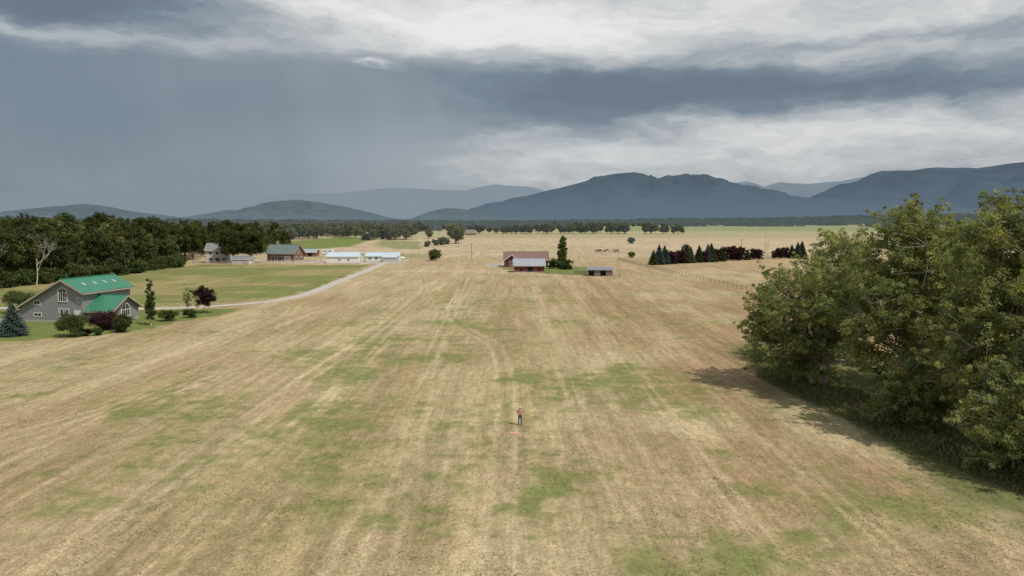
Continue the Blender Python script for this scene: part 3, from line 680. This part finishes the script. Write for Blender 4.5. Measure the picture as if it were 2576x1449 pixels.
r.slab((19.9,9.0,2.5-.7*s3+.05),(13.75,9.0,2.5-.7*s3+.05),(13.75,4.452,4.8),(19.9,4.452,4.8),th)
r.beam((13.75,4.45,5.0),(19.9,4.45,5.0),.35,.1); r.build('wing_roof',[M_green2],H)
tr=MB()
tr.beam((-.7,-.74,2.7-.7*s1),(9.7,-.74,8.0),.06,.32); tr.beam((9.7,-.74,8.0),(14.4,-.74,5.9-.7*s2),.06,.32)
tr.beam((14.44,-.7,5.5),(14.44,14.1,5.5),.06,.28); tr.beam((13.75,-.14,2.1),(19.9,-.14,2.1),.06,.24)
tr.beam((19.94,-.1,2.5-.7*s3),(19.94,4.45,4.75),.06,.3); tr.beam((19.94,9.0,2.5-.7*s3),(19.94,4.45,4.75),.06,.3)
tr.box(-.05,.12,-.02,.1,0,2.7); tr.box(13.6,13.73,-.03,.1,0,5.9)
tr.build('fascia_trim',[M_trim],H)
def arch(mb,gm_,face,c_,z0,w_,h_,p):
    n=12; pts=[(-w_/2,0),(-w_/2,h_-w_/2)]+[(-w_/2*math.cos(math.pi*i/n),h_-w_/2+w_/2*math.sin(math.pi*i/n)) for i in range(1,n)]+[(w_/2,h_-w_/2),(w_/2,0)]
    def P(a,z,o): return (c_+a,p-o,z0+z) if face=='f' else (p+o,c_+a,z0+z)
    k=len(pts); vs=[P(a,z,.03) for a,z in pts]; gm_.add(vs,[tuple(range(k))])
    for i in range(k):
        a,b=pts[i],pts[(i+1)%k]; mb.beam(P(a[0],a[1],.05),P(b[0],b[1],.05),.13,.13)
    mb.beam(P(0,0,.05),P(0,h_,.05),.07,.07); mb.beam(P(-w_/2,h_-w_/2,.05),P(w_/2,h_-w_/2,.05),.09,.09)
    mb.beam(P(-w_/4,0,.05),P(-w_/4,h_-w_/2,.05),.05,.05);mb.beam(P(w_/4,0,.05),P(w_/4,h_-w_/2,.05),.05,.05)
fr=MB();gl=MB()
arch(fr,gl,'f',9.5,3.95,1.9,2.6,0); arch(fr,gl,'r',4.45,.85,2.4,2.5,19.2)
fr.build('arched_window_frames',[M_white],H); gl.build('arched_window_glass',[M_glass],H,fixn=False)
openings(H,[('f',3.9,3.3,1.2,.7,'win'),('f',3.9,1.1,1.5,.5,'win'),('f',9.0,1.1,.8,1.4,'curt'),('f',10.2,1.1,.8,1.4,'curt'),('f',12.5,.15,1.1,2.1,'door'),('f',12.9,3.9,.5,.7,'win')],13.7,13.4)
sk=MB()
for b in (2.6,5.6,8.4,11.0):
    def rp_(x,y,o): return (x,y,8.05+th+o-(x-9.7)*s2)
    sk.slab(rp_(11.5,b-.35,.03),rp_(12.4,b-.35,.03),rp_(12.4,b+.35,.03),rp_(11.5,b+.35,.03),.08)
sk.build('skylights',[mat('skylight_glazing',(.30,.36,.38),.25,.05,spec=.6)],H)
ft=MB(); ft.box(-.05,13.75,-.05,13.45,-.1,.3); ft.box(13.8,19.25,.55,8.35,-.1,.3); ft.build('foundation',[M_conc],H)
ht=MB(); ht.box(-1.2,.2,-3.6,-1.8,0,.85); ht.build('hot_tub',[M_conc],H)
pb=MB(); pb.box(21.6,23.0,6.4,7.2,.4,.5); pb.beam((21.8,6.5,0),(21.8,6.5,.4),.08,.08); pb.beam((22.8,7.1,0),(22.8,7.1,.4),.08,.08); pb.beam((21.8,7.1,0),(21.8,7.1,.4),.08,.08); pb.beam((22.8,6.5,0),(22.8,6.5,.4),.08,.08); pb.box(21.6,23.0,7.22,7.28,.5,.95)
pb.build('garden_bench',[M_post],None,(-94.3,144.5,0),R(-10))

def strip(name,pts,wd,m,z=.02,jit=.0):
    P=smooth_path(pts,10); mb=MB(); vs=[]
    for i,p in enumerate(P):
        a=P[max(0,i-1)]; b=P[min(len(P)-1,i+1)]; d=Vector((b[0]-a[0],b[1]-a[1],0)).normalized(); n=Vector((-d.y,d.x,0))
        ww=(wd if not callable(wd) else wd(i/len(P)))/2
        vs+= [(p[0]+n.x*(ww+random.uniform(-jit,jit)),p[1]+n.y*(ww+random.uniform(-jit,jit)),z),(p[0]-n.x*(ww+random.uniform(-jit,jit)),p[1]-n.y*(ww+random.uniform(-jit,jit)),z)]
    mb.add(vs,[(2*i,2*i+1,2*i+3,2*i+2) for i in range(len(P)-1)]); return mb.build(name,[m])
M_grav=mat('pale_gravel',(.44,.41,.36),.95,.2,.5)
strip('gravel_driveway',[(-60,352),(-58.2,343),(-56.2,300),(-55.4,272),(-54.8,243),(-53.9,210),(-54.4,194),(-56.5,183),(-61.3,175.5),(-66.8,170.5),(-74.8,166.6),(-82,163.8),(-92,162),(-104,164),(-125,170)],3.4,M_grav,jit=.2)
strip('gravel_farm_road',[(-130,352),(-112,360),(-98,372),(-92,385),(-90,400)],5.0,M_grav,.024,.2)
strip('dirt_track',[(-58,345),(-40,341),(-20,338),(-5,340),(14,345),(40,352)],3.0,mat('dirt',(.42,.34,.25),.95,.2,.5),.028,.3)

# ------------------------------------------------------------------ farm buildings
gable('white_metal_shed',(-84,343,0),0,14.4,11,3.0,4.7,M_white,M_bluw,.3,[('f',2.2,.1,1,2.1,'door'),('f',6,1.2,.9,.8,'win'),('f',10,1.2,.9,.8,'win'),('r',5.5,.1,4,2.8,'gar')])
L=gable('white_ranch_building',(-69,358,0),0,15.5,8,2.6,4.0,M_white,M_bluw,.4,[('f',2,1,1.1,.9,'win'),('f',5,1,1.1,.9,'win'),('f',8,.1,1,2,'door'),('f',11,.1,2.6,2.2,'gar'),('f',14,.1,2.0,2.2,'gar')])
gable('white_garage',(-60,352,0),0,6.5,6,2.4,3.4,M_lav,M_bluw,.3,[('f',1.7,.1,2.3,2.0,'gar'),('f',4.7,.1,2.3,2.0,'gar')])
gable('two_story_white_house',(-139.5,346,0),R(8),9,9,6.0,8.8,M_lav,M_grey,.6,[('f',2,1,1.4,1.3,'win'),('f',5,.3,1.8,2,'win'),('f',7.8,1,1.4,1.3,'win'),('f',2,3.8,1.3,1.2,'win'),('f',5,3.8,1.3,1.2,'win'),('f',7.8,3.8,1.3,1.2,'win'),('r',4.5,3.6,1.2,1.2,'win')])
gable('white_garden_shed',(-123.5,334,0),R(5),9,4,2.4,3.4,M_lav,M_grey,.3,[('f',2.2,.1,2.4,2,'gar'),('f',5.2,.1,2.4,2,'gar'),('f',7.8,.1,1.4,2,'door')])
gable('brown_timber_house',(-115.5,358,0),R(-12),13.5,10,4.2,7.8,M_brown,M_ggr,.8,[('f',3,.3,1.6,2,'win'),('f',6.5,.3,2.2,2,'win'),('f',10.5,.2,3,2.4,'gar'),('f',4,3,1,1,'win'),('r',3,.3,1.6,1.8,'win'),('r',7,.3,1.6,1.8,'win'),('r',5,4.2,1.6,1.6,'win')],trim=M_trim)
gable('red_brown_stable',(-118,402,0),0,14,8,2.6,4.0,mat('red_brown_wall',(.26,.12,.085),.8,.2),M_galv,.5,[('f',3,.2,2,2,'dark'),('f',7,.2,2,2,'dark'),('f',11,.2,2,2,'dark')])
FH=gable('red_farmhouse',(-3.2,316,0),0,18.2,9,3.2,6.0,M_red,M_brroof,.6,[('f',8,1,1.4,1.2,'win'),('f',14.5,1,1.4,1.2,'win'),('f',16.8,.2,1,2.1,'door'),('r',4.5,1,1.6,1.3,'win')])
gable('front_wing',(6.2,-4.5,0),R(90),7,6.2,3.0,5.2,M_red,M_brroof,.5,[('l',3.1,1,1.5,1.4,'win')],parent=FH)
g=gable('log_barn',(.8,282,0),0,11.2,8,2.6,4.9,M_log,M_galv,.45,[('f',2.5,.6,.9,.8,'dark'),('f',6,.1,2.0,2.1,'dark'),('f',9.3,.6,.9,.8,'dark')],trim=M_trim)
gable('distant_house',(-62,1000,0),0,14,9,3,7,mat('far_brown',(.25,.15,.11)),mat('far_roof',(.22,.17,.15)),.5)
E=empty('loafing_shed',(26.6,264,0),R(-4)); p=MB()
for x in np.linspace(0,8.2,5):
    p.beam((x,0,-.1),(x,0,2.0),.16,.16); p.beam((x,4,-.1),(x,4,2.8),.16,.16)
p.build('posts',[M_post],E)
q=MB(); q.box(-.04,8.24,4.09,4.15,0,2.7); q.box(-.10,-.04,.1,4.0,0,2.1); q.box(8.24,8.30,.1,4.0,0,2.1); q.box(2.2,4.0,-.14,-.09,0,1.9); q.box(6.3,8.2,-.14,-.09,0,1.9); q.build('board_walls',[M_old],E)
q=MB(); q.slab((-.4,-.5,2.0),(8.7,-.5,2.0),(8.7,4.5,2.95),(-.4,4.5,2.95),.1); q.build('roof',[M_galvd],E)
def fence(name,pts,sp,ph,rails,m,pw=.12,rw=.09,parent=None,wire=False,lean=.03):
    mb=MB()
    for (a,b) in zip(pts[:-1],pts[1:]):
        a=Vector((*a,0));b=Vector((*b,0)); L=(b-a).length; n=max(1,int(L/sp)); pr=None
        for i in range(n+1):
            q=a.lerp(b,i/n); l=Vector((random.uniform(-lean,lean),random.uniform(-lean,lean),ph*random.uniform(.94,1.06)))
            mb.tube(q+Vector((0,0,-.1)),q+l,pw/2,pw/2*.85,6)
            if pr is not None:
                for h in rails:
                    mb.beam(pr+Vector((0,0,h*ph)),q+Vector((0,0,h*ph+random.uniform(-.03,.03))),.012 if wire else .05,.012 if wire else rw)
            pr=q
    return mb.build(name,[m],parent)
fence('corral_fence',[(21.5,268),(26.2,266)],1.4,1.5,(.35,.65,.92),M_post,.16,.13); fence('corral_fence',[(22.5,271),(26.2,270)],1.4,1.4,(.35,.65,.92),M_post,.16,.13)
fence('rail_fence',[(52,372),(52.6,358),(55,320),(58.8,272)],2.6,1.35,(.3,.6,.9),M_postp,.18,.12)
fence('wire_fence',[(58.8,271),(62.4,237),(64.7,213),(67,185)],3.2,1.3,(.35,.6,.9),M_post,.13,wire=True)
fence('wire_fence',[(-62,432),(0,434),(60,430),(122,424)],4.2,1.4,(.4,.7,.95),M_post,.2,wire=True)
fence('wire_fence',[(-50,376),(0,378),(52,373)],4.5,1.3,(.4,.7,.95),M_post,.18,wire=True)
fence('log_fence',[(-141,335),(-124,331),(-104,340),(-88,350)],2.8,1.4,(.5,.9),M_postp,.28,.2)
fence('wire_fence',[(39.5,44),(37.8,52),(36,62),(35,75),(35,92),(37,108)],5.5,1.2,(.35,.6,.9),M_post,.10,wire=True)
fence('wire_fence',[(70,345),(125,395),(180,400)],4.5,1.3,(.4,.7,.95),M_post,.16,wire=True)
sw=MB()
for x in (0,2.6):
    sw.tube((x,-.9,0),(x,0,2.1),.06,.05); sw.tube((x,.9,0),(x,0,2.1),.06,.05); sw.tube((x,-.5,.9),(x,.5,.9),.04,.04)
sw.tube((-.2,0,2.13),(2.8,0,2.13),.07,.07)
for x in (.9,1.7): sw.tube((x-.2,0,2.1),(x-.2,0,.5),.012,.012,5); sw.tube((x+.2,0,2.1),(x+.2,0,.5),.012,.012,5); sw.box(x-.25,x+.25,-.1,.1,.46,.5)
sw.build('swing_set',[M_post],None,(33.6,252.5,0),R(20))
pt=MB(); pt.tube((-1.2,0,.95),(1.2,0,.95),.55,.55,16); pt.ball((-1.2,0,.95),.549,(.6,1,1)); pt.ball((1.2,0,.95),.549,(.6,1,1)); pt.box(-.9,-.7,-.4,.4,0,.5); pt.box(.7,.9,-.4,.4,0,.5); pt.tube((0,0,1.5),(0,0,1.68),.15,.15)
pt.build('propane_tank',[M_white],None,(-54.2,373,0),0,True)
def pole(loc,h,arm=True):
    p=MB(); p.tube((0,0,0),(0,0,h),.16,.11,10)
    if arm: p.beam((-1.1,0,h-.6),(1.1,0,h-.6),.12,.14); [p.tube((x,0,h-.53),(x,0,h-.35),.05,.05,6) for x in (-1,-.4,.4,1)]
    p.build('utility_pole',[M_post],None,loc)
pole((-19.5,368,0),8.3,False); pole((123.5,409,0),9.5); pole((300,900,0),10); pole((-8,640,0),9)
d=MB()
for x in (-.75,.75): d.tube((x,0,0),(x,0,8.5),.12,.09)
for z in (8.3,6.2,4.2,2.2): d.beam((-.85,0,z),(.85,0,z),.08,.12)
d.beam((-.75,0,0.2),(-2.6,0,0.2),.1,.1); d.tube((-.75,0,3.8),(-2.4,0,0),.06,.06); d.box(-2.0,2.4,-.3,.3,0,.35); d.build('hay_derrick',[M_post],None,(130,388,0))
fp=MB(); fp.beam((0,0,0),(0,0,1.15),.1,.1); fp.box(-.22,.22,-.18,.18,1.15,1.2); fp.prism([(-.24,1.4),(0,1.55),(.24,1.4)],'y',-.2,.2); fp.beam((-.18,-.14,1.2),(-.18,-.14,1.4),.03,.03); fp.beam((.18,.14,1.2),(.18,.14,1.4),.03,.03)
fp.build('bird_feeder_post',[M_postp],None,(-49,149,0))

T=empty('farm_tractor',(-118,398,0),R(200)); b=MB()
b.box(-.45,.45,-.2,2.1,.9,1.55); b.box(-.4,.4,2.1,2.2,.85,1.4); b.box(-.75,.75,-1.5,-.2,1.0,1.45); b.box(-1.05,-.75,-1.55,-.3,1.35,1.6); b.box(.75,1.05,-1.55,-.3,1.35,1.6); b.build('body',[M_tred],T)
b=MB(); b.box(-.7,.7,-1.4,-.25,1.46,2.45); b.build('cab_glass',[M_glass],T); b=MB(); b.box(-.8,.8,-1.5,-.15,2.46,2.6); b.build('cab_roof',[M_tred],T)
b=MB(); 
for s in (-1,1): b.tube((s*.8,-.9,.8),(s*1.25,-.9,.8),.8,.8,20); b.tube((s*.7,1.6,.45),(s*1.0,1.6,.45),.45,.45,16)
b.build('wheels',[M_tire],T)
T=empty('camper_trailer',(-108,432,0),0); b=MB(); b.prism([(0,.5),(-.15,1.6),(.4,2.9),(5.6,3.0),(6,1.9),(5.9,.5)],'y',0,2.4); b.build('body',[M_white],T)
b=MB(); b.box(1,2.2,-.03,-.003,1.6,2.2); b.box(4,4.9,-.03,-.003,1.6,2.2); b.build('windows',[M_glass],T); b=MB(); b.box(3,3.7,-.04,-.003,.6,2.4); b.build('door',[M_lav],T)
b=MB(); [b.tube((x,-.02,.38),(x,.25,.38),.37,.37,16) for x in (2.6,3.5)]; b.beam((6,1.2,.55),(7.1,1.2,.55),.1,.1); b.build('wheels_and_hitch',[M_tire],T)

# ------------------------------------------------------------------ skinned figures
def skin(name,verts,edges,radii,root,mats,assign,sub=2):
    me=bpy.data.meshes.new(name); me.from_pydata(verts,edges,[]); o=bpy.data.objects.new(name,me); S.collection.objects.link(o)
    md=o.modifiers.new('s','SKIN'); 
    sv=me.skin_vertices[0].data
    for i,r in enumerate(radii):
        sv[i].radius=r if isinstance(r,tuple) else (r,r); sv[i].use_root=(i==root)
    sb=o.modifiers.new('u','SUBSURF'); sb.levels=sub; sb.render_levels=sub
    dg=bpy.context.evaluated_depsgraph_get(); dg.update()
    m2=bpy.data.meshes.new_from_object(o.evaluated_get(dg)); m2.name=name
    bpy.data.objects.remove(o)
    m2.materials.clear(); [m2.materials.append(x) for x in mats]
    for p in m2.polygons: p.material_index=assign(p.center); p.use_smooth=True
    return m2
M_skin=mat('skin',(.48,.27,.19),.6,.05); M_shirt=mat('coral_shirt',(.62,.23,.22),.85,.15,6); M_jean=mat('blue_jeans',(.045,.075,.15),.9,.2,6); M_hat=mat('straw_hat',(.62,.44,.38),.8,.1,6); M_hair=mat('grey_hair',(.25,.2,.17)); M_boot=mat('boots',(.06,.04,.03)); M_ctl=mat('controller_plastic',(.12,.12,.13),.4)
V=[(0,0,.96),(0,.01,1.14),(0,0,1.32),(0,.0,1.44),(0,-.01,1.51),(0,-.03,1.58),(0,-.04,1.66),(0,-.03,1.735)]
Rr=[(.155,.115),(.145,.105),(.175,.12),(.12,.085),.058,.075,(.082,.098),(.06,.075)]
Ed=[(0,1),(1,2),(2,3),(3,4),(4,5),(5,6),(6,7)]
for s in (-1,1):
    k=len(V); V+=[(s*.095,0,.86),(s*.115,-.01,.50),(s*.125,.02,.28),(s*.13,.03,.10),(s*.14,-.06,.05),(s*.15,-.15,.04)]
    Rr+=[(.095,.1),.065,.06,.045,.045,.035]; Ed+=[(0,k),(k,k+1),(k+1,k+2),(k+2,k+3),(k+3,k+4),(k+4,k+5)]
    k=len(V); V+=[(s*.175,0,1.41),(s*.225,.02,1.28),(s*.245,.03,1.12),(s*.19,-.13,1.10),(s*.125,-.25,1.12),(s*.105,-.29,1.125),(s*.095,-.33,1.125)]
    Rr+=[.062,.055,.045,.040,.028,(.038,.022),(.036,.018)]; Ed+=[(3,k)]+[(k+i,k+i+1) for i in range(6)]
    h=k+6
    for j,(dx,l) in enumerate([(-.026,.9),(-.009,1.0),(.009,.95),(.026,.75)]):
        kk=len(V); x=s*.095+dx; V+=[(x,-.355,1.128),(x-s*.012*l,-.385,1.115),(x-s*.022*l,-.385,1.09)]; Rr+=[.010,.009,.008]; Ed+=[(h,kk),(kk,kk+1),(kk+1,kk+2)]
    kk=len(V); V+=[(s*.068,-.305,1.145),(s*.05,-.335,1.155)]; Rr+=[.012,.010]; Ed+=[(k+5,kk),(kk,kk+1)]
def asg(c):
    if c.z>1.475 and abs(c.x)<.13: return 0
    if c.y<-.15 and c.z>1.0 : return 0
    if c.z>.97 : return 1
    if c.z>.11: return 2
    return 3
pm=skin('person',V,Ed,Rr,0,[M_skin,M_shirt,M_jean,M_boot],asg)
Pn=empty('person',(.75,70.1,0),R(4))
put_obj('body',pm,(0,0,0),0,1,Pn)
b=MB()
b.ball((0,-.03,1.735),.108,(1,1.1,.62)); b.tube((0,-.035,1.715),(0,-.035,1.73),.17,.165,20); b.build('hat',[M_hat],Pn,smooth=False)
b=MB(); b.ball((0,.0,1.66),.098,(.95,.95,1.05)); b.build('hair',[M_hair],Pn,smooth=True)
b=MB(); 
for s in (-1,1): b.ball((s*.032,-.128,1.665),.012,(1.2,.6,.8),1,8,6); b.ball((s*.088,-.03,1.65),.028,(.4,.8,1.2),0,8,6)
b.ball((0,-.142,1.64),.016,(.8,1.1,1.3),0,8,6); b.ball((0,-.128,1.605),.022,(1.1,.4,.25),2,8,6)
b.build('face_features',[M_skin,M_boot,M_shirt],Pn,smooth=True)
b=MB(); b.box(-.085,.085,-.36,-.27,1.095,1.125); b.tube((-.06,-.35,1.12),(-.06,-.42,1.19),.006,.005,6); b.tube((.06,-.35,1.12),(.06,-.42,1.19),.006,.005,6); b.box(-.05,.05,-.385,-.375,1.13,1.20); b.tube((-.035,-.30,1.125),(-.035,-.30,1.15),.008,.006,6); b.tube((.035,-.30,1.125),(.035,-.30,1.15),.008,.006,6); b.build('drone_controller',[M_ctl],Pn)
b=MB(); b.tube((0,0,.955),(0,0,.99),.165,.165,16); o=b.build('belt',[M_boot],Pn); o.scale=(1,.78,1)
def horse(mt,m2,graze):
    V=[(-.75,0,1.18),(-.3,0,1.10),(.2,0,1.12),(.62,0,1.20)]; Rr=[(.27,.27),(.30,.31),(.28,.30),(.24,.28)]; Ed=[(0,1),(1,2),(2,3)]
    if graze: nk=[(.95,0,1.12),(1.25,0,.75),(1.42,0,.40),(1.52,0,.28),(1.60,0,.10)]
    else: nk=[(.90,0,1.45),(1.12,0,1.75),(1.20,0,1.85),(1.42,0,1.72),(1.62,0,1.60)]
    k=len(V); V+=nk; Rr+=[(.13,.19),(.10,.14),(.10,.12),(.085,.10),(.06,.065)]; Ed+=[(3,k)]+[(k+i,k+i+1) for i in range(4)]
    for s in (-1,1):
        k=len(V); V+=[(.55,s*.15,.95),(.56,s*.16,.55),(.55,s*.16,.18),(.60,s*.16,.04)]; Rr+=[.11,.06,.04,.055]; Ed+=[(3,k),(k,k+1),(k+1,k+2),(k+2,k+3)]
        k=len(V); V+=[(-.72,s*.15,.98),(-.62,s*.17,.75),(-.86,s*.16,.50),(-.80,s*.16,.16),(-.75,s*.16,.04)]; Rr+=[.16,.11,.055,.04,.055]; Ed+=[(0,k),(k,k+1),(k+1,k+2),(k+2,k+3),(k+3,k+4)]
        k=len(V); hd=nk[2]; V+=[(hd[0]-.03,s*.06,hd[2]+.16)]; Rr+=[.025]; Ed+=[(6,k)]
    k=len(V); V+=[(-1.02,0,1.22),(-1.12,0,.9),(-1.10,0,.55)]; Rr+=[.05,.065,.04]; Ed+=[(0,k),(k,k+1),(k+1,k+2)]
    return skin('horse',V,Ed,Rr,1,[mt,m2],lambda c: 1 if (c.x<-1.06 or c.z<.12) else 0,sub=1)
Mb=mat('bay_coat',(.09,.035,.02),.6); Mk=mat('dark_mane',(.015,.012,.01),.7); Mw=mat('grey_coat',(.55,.5,.45),.6); Mc=mat('chestnut_coat',(.16,.06,.03),.6)
hs=[horse(Mb,Mk,True),horse(Mk,Mk,True),horse(Mb,Mk,False),horse(Mw,Mk,True),horse(Mc,Mk,True)]
for i,(x,y,r,k) in enumerate([(51.5,462,10,0),(54,468,170,1),(56,458,20,2),(58.2,466,200,0),(59.5,455,0,3),(61.2,462,180,1),(63.2,459,15,0),(64.5,466,190,4),(52.7,455,30,4)]):
    put_obj('horse',hs[k],(x,y,0),R(r),1.12)
b=MB(); b.tube((0,0,0),(0,0,.02),.38,.38,32,0); b.tube((0,0,.02),(0,0,.024),.30,.30,32,1); b.tube((0,0,.024),(0,0,.028),.24,.24,32,0)
b.build('landing_pad',[mat('pad_orange',(.56,.27,.20),.7,.05),mat('pad_light',(.7,.5,.42),.7,.05)],None,(.2,67.3,.03))

# ------------------------------------------------------------------ grass tufts
rng=np.random.default_rng(5)
def tufts(name,x,y,h,tint,m,w=.35,per=3):
    n=len(x)
    x=np.repeat(x,per);y=np.repeat(y,per);h=np.repeat(h,per)*rng.uniform(.6,1.2,n*per);tint=np.repeat(tint,per,0)
    N=n*per; a=rng.random(N)*6.28; x=x+rng.normal(size=N)*.08; y=y+rng.normal(size=N)*.08
    dx=np.cos(a)*h*w*.5; dy=np.sin(a)*h*w*.5; lx=rng.normal(size=N)*h*.5; ly=rng.normal(size=N)*h*.5
    V=np.stack([np.stack([x-dx,y-dy,np.zeros(N)],1),np.stack([x+dx,y+dy,np.zeros(N)],1),np.stack([x+lx+dx*.3,y+ly+dy*.3,h],1),np.stack([x+lx-dx*.3,y+ly-dy*.3,h],1)],1).reshape(-1,3)
    T=np.repeat(np.concatenate([tint*rng.uniform(.8,1.2,(N,1)),np.ones((N,1))],1),4,0)
    return put_obj(name,fast_mesh(name,V,np.arange(N*4).reshape(N,4),tint=T,mats=[m]),(0,0,0))
gmn,t=newmat('grass_blades'); out=t.node('ShaderNodeOutputMaterial'); at=t.node('ShaderNodeAttribute',attribute_name='tint').outputs['Color']
d=t.node('ShaderNodeBsdfDiffuse'); t.l.new(at,d.inputs[0]); tr=t.node('ShaderNodeBsdfTranslucent'); t.l.new(at,tr.inputs[0]); ms=t.node('ShaderNodeMixShader'); ms.inputs[0].default_value=.45
t.l.new(d.outputs[0],ms.inputs[1]); t.l.new(tr.outputs[0],ms.inputs[2]); t.l.new(ms.outputs[0],out.inputs[0])
N=80000; yy=33+rng.exponential(38,N); xx=rng.uniform(-.74,.74,N)*yy; ok=(xx<34)&(yy<230); xx=xx[ok];yy=yy[ok]
gsel=fbm(xx/5,yy/6,61)+.16*rng.normal(size=len(xx)); keep=rng.random(len(xx))<.15+.85*sstep(fbm(xx/2.5,yy/3,64),.4,.7); xx=xx[keep];yy=yy[keep];gsel=gsel[keep]
tt=np.where((gsel>.63)[:,None],C(.27,.29,.11),C(.54,.45,.29))
tufts('grass',xx,yy,rng.uniform(.03,.08,len(xx)),tt,gmn,1.0)
N=26000; yy=rng.uniform(38,112,N); ed=np.interp(yy,[38,52,62,75,92,112],[38.5,36,33.5,32.2,30.5,36]); xx=ed+np.abs(rng.normal(size=N))*3.2-.8*rng.random(N)
tufts('tall_weeds',xx,yy,rng.uniform(.12,.55,N)*sstep(xx-ed,-1,2.5)+.06,np.where(rng.random((N,1))<.65,C(.16,.19,.07),C(.38,.33,.17)),gmn,.35)
print('objects',len(bpy.data.objects),'woods',n)
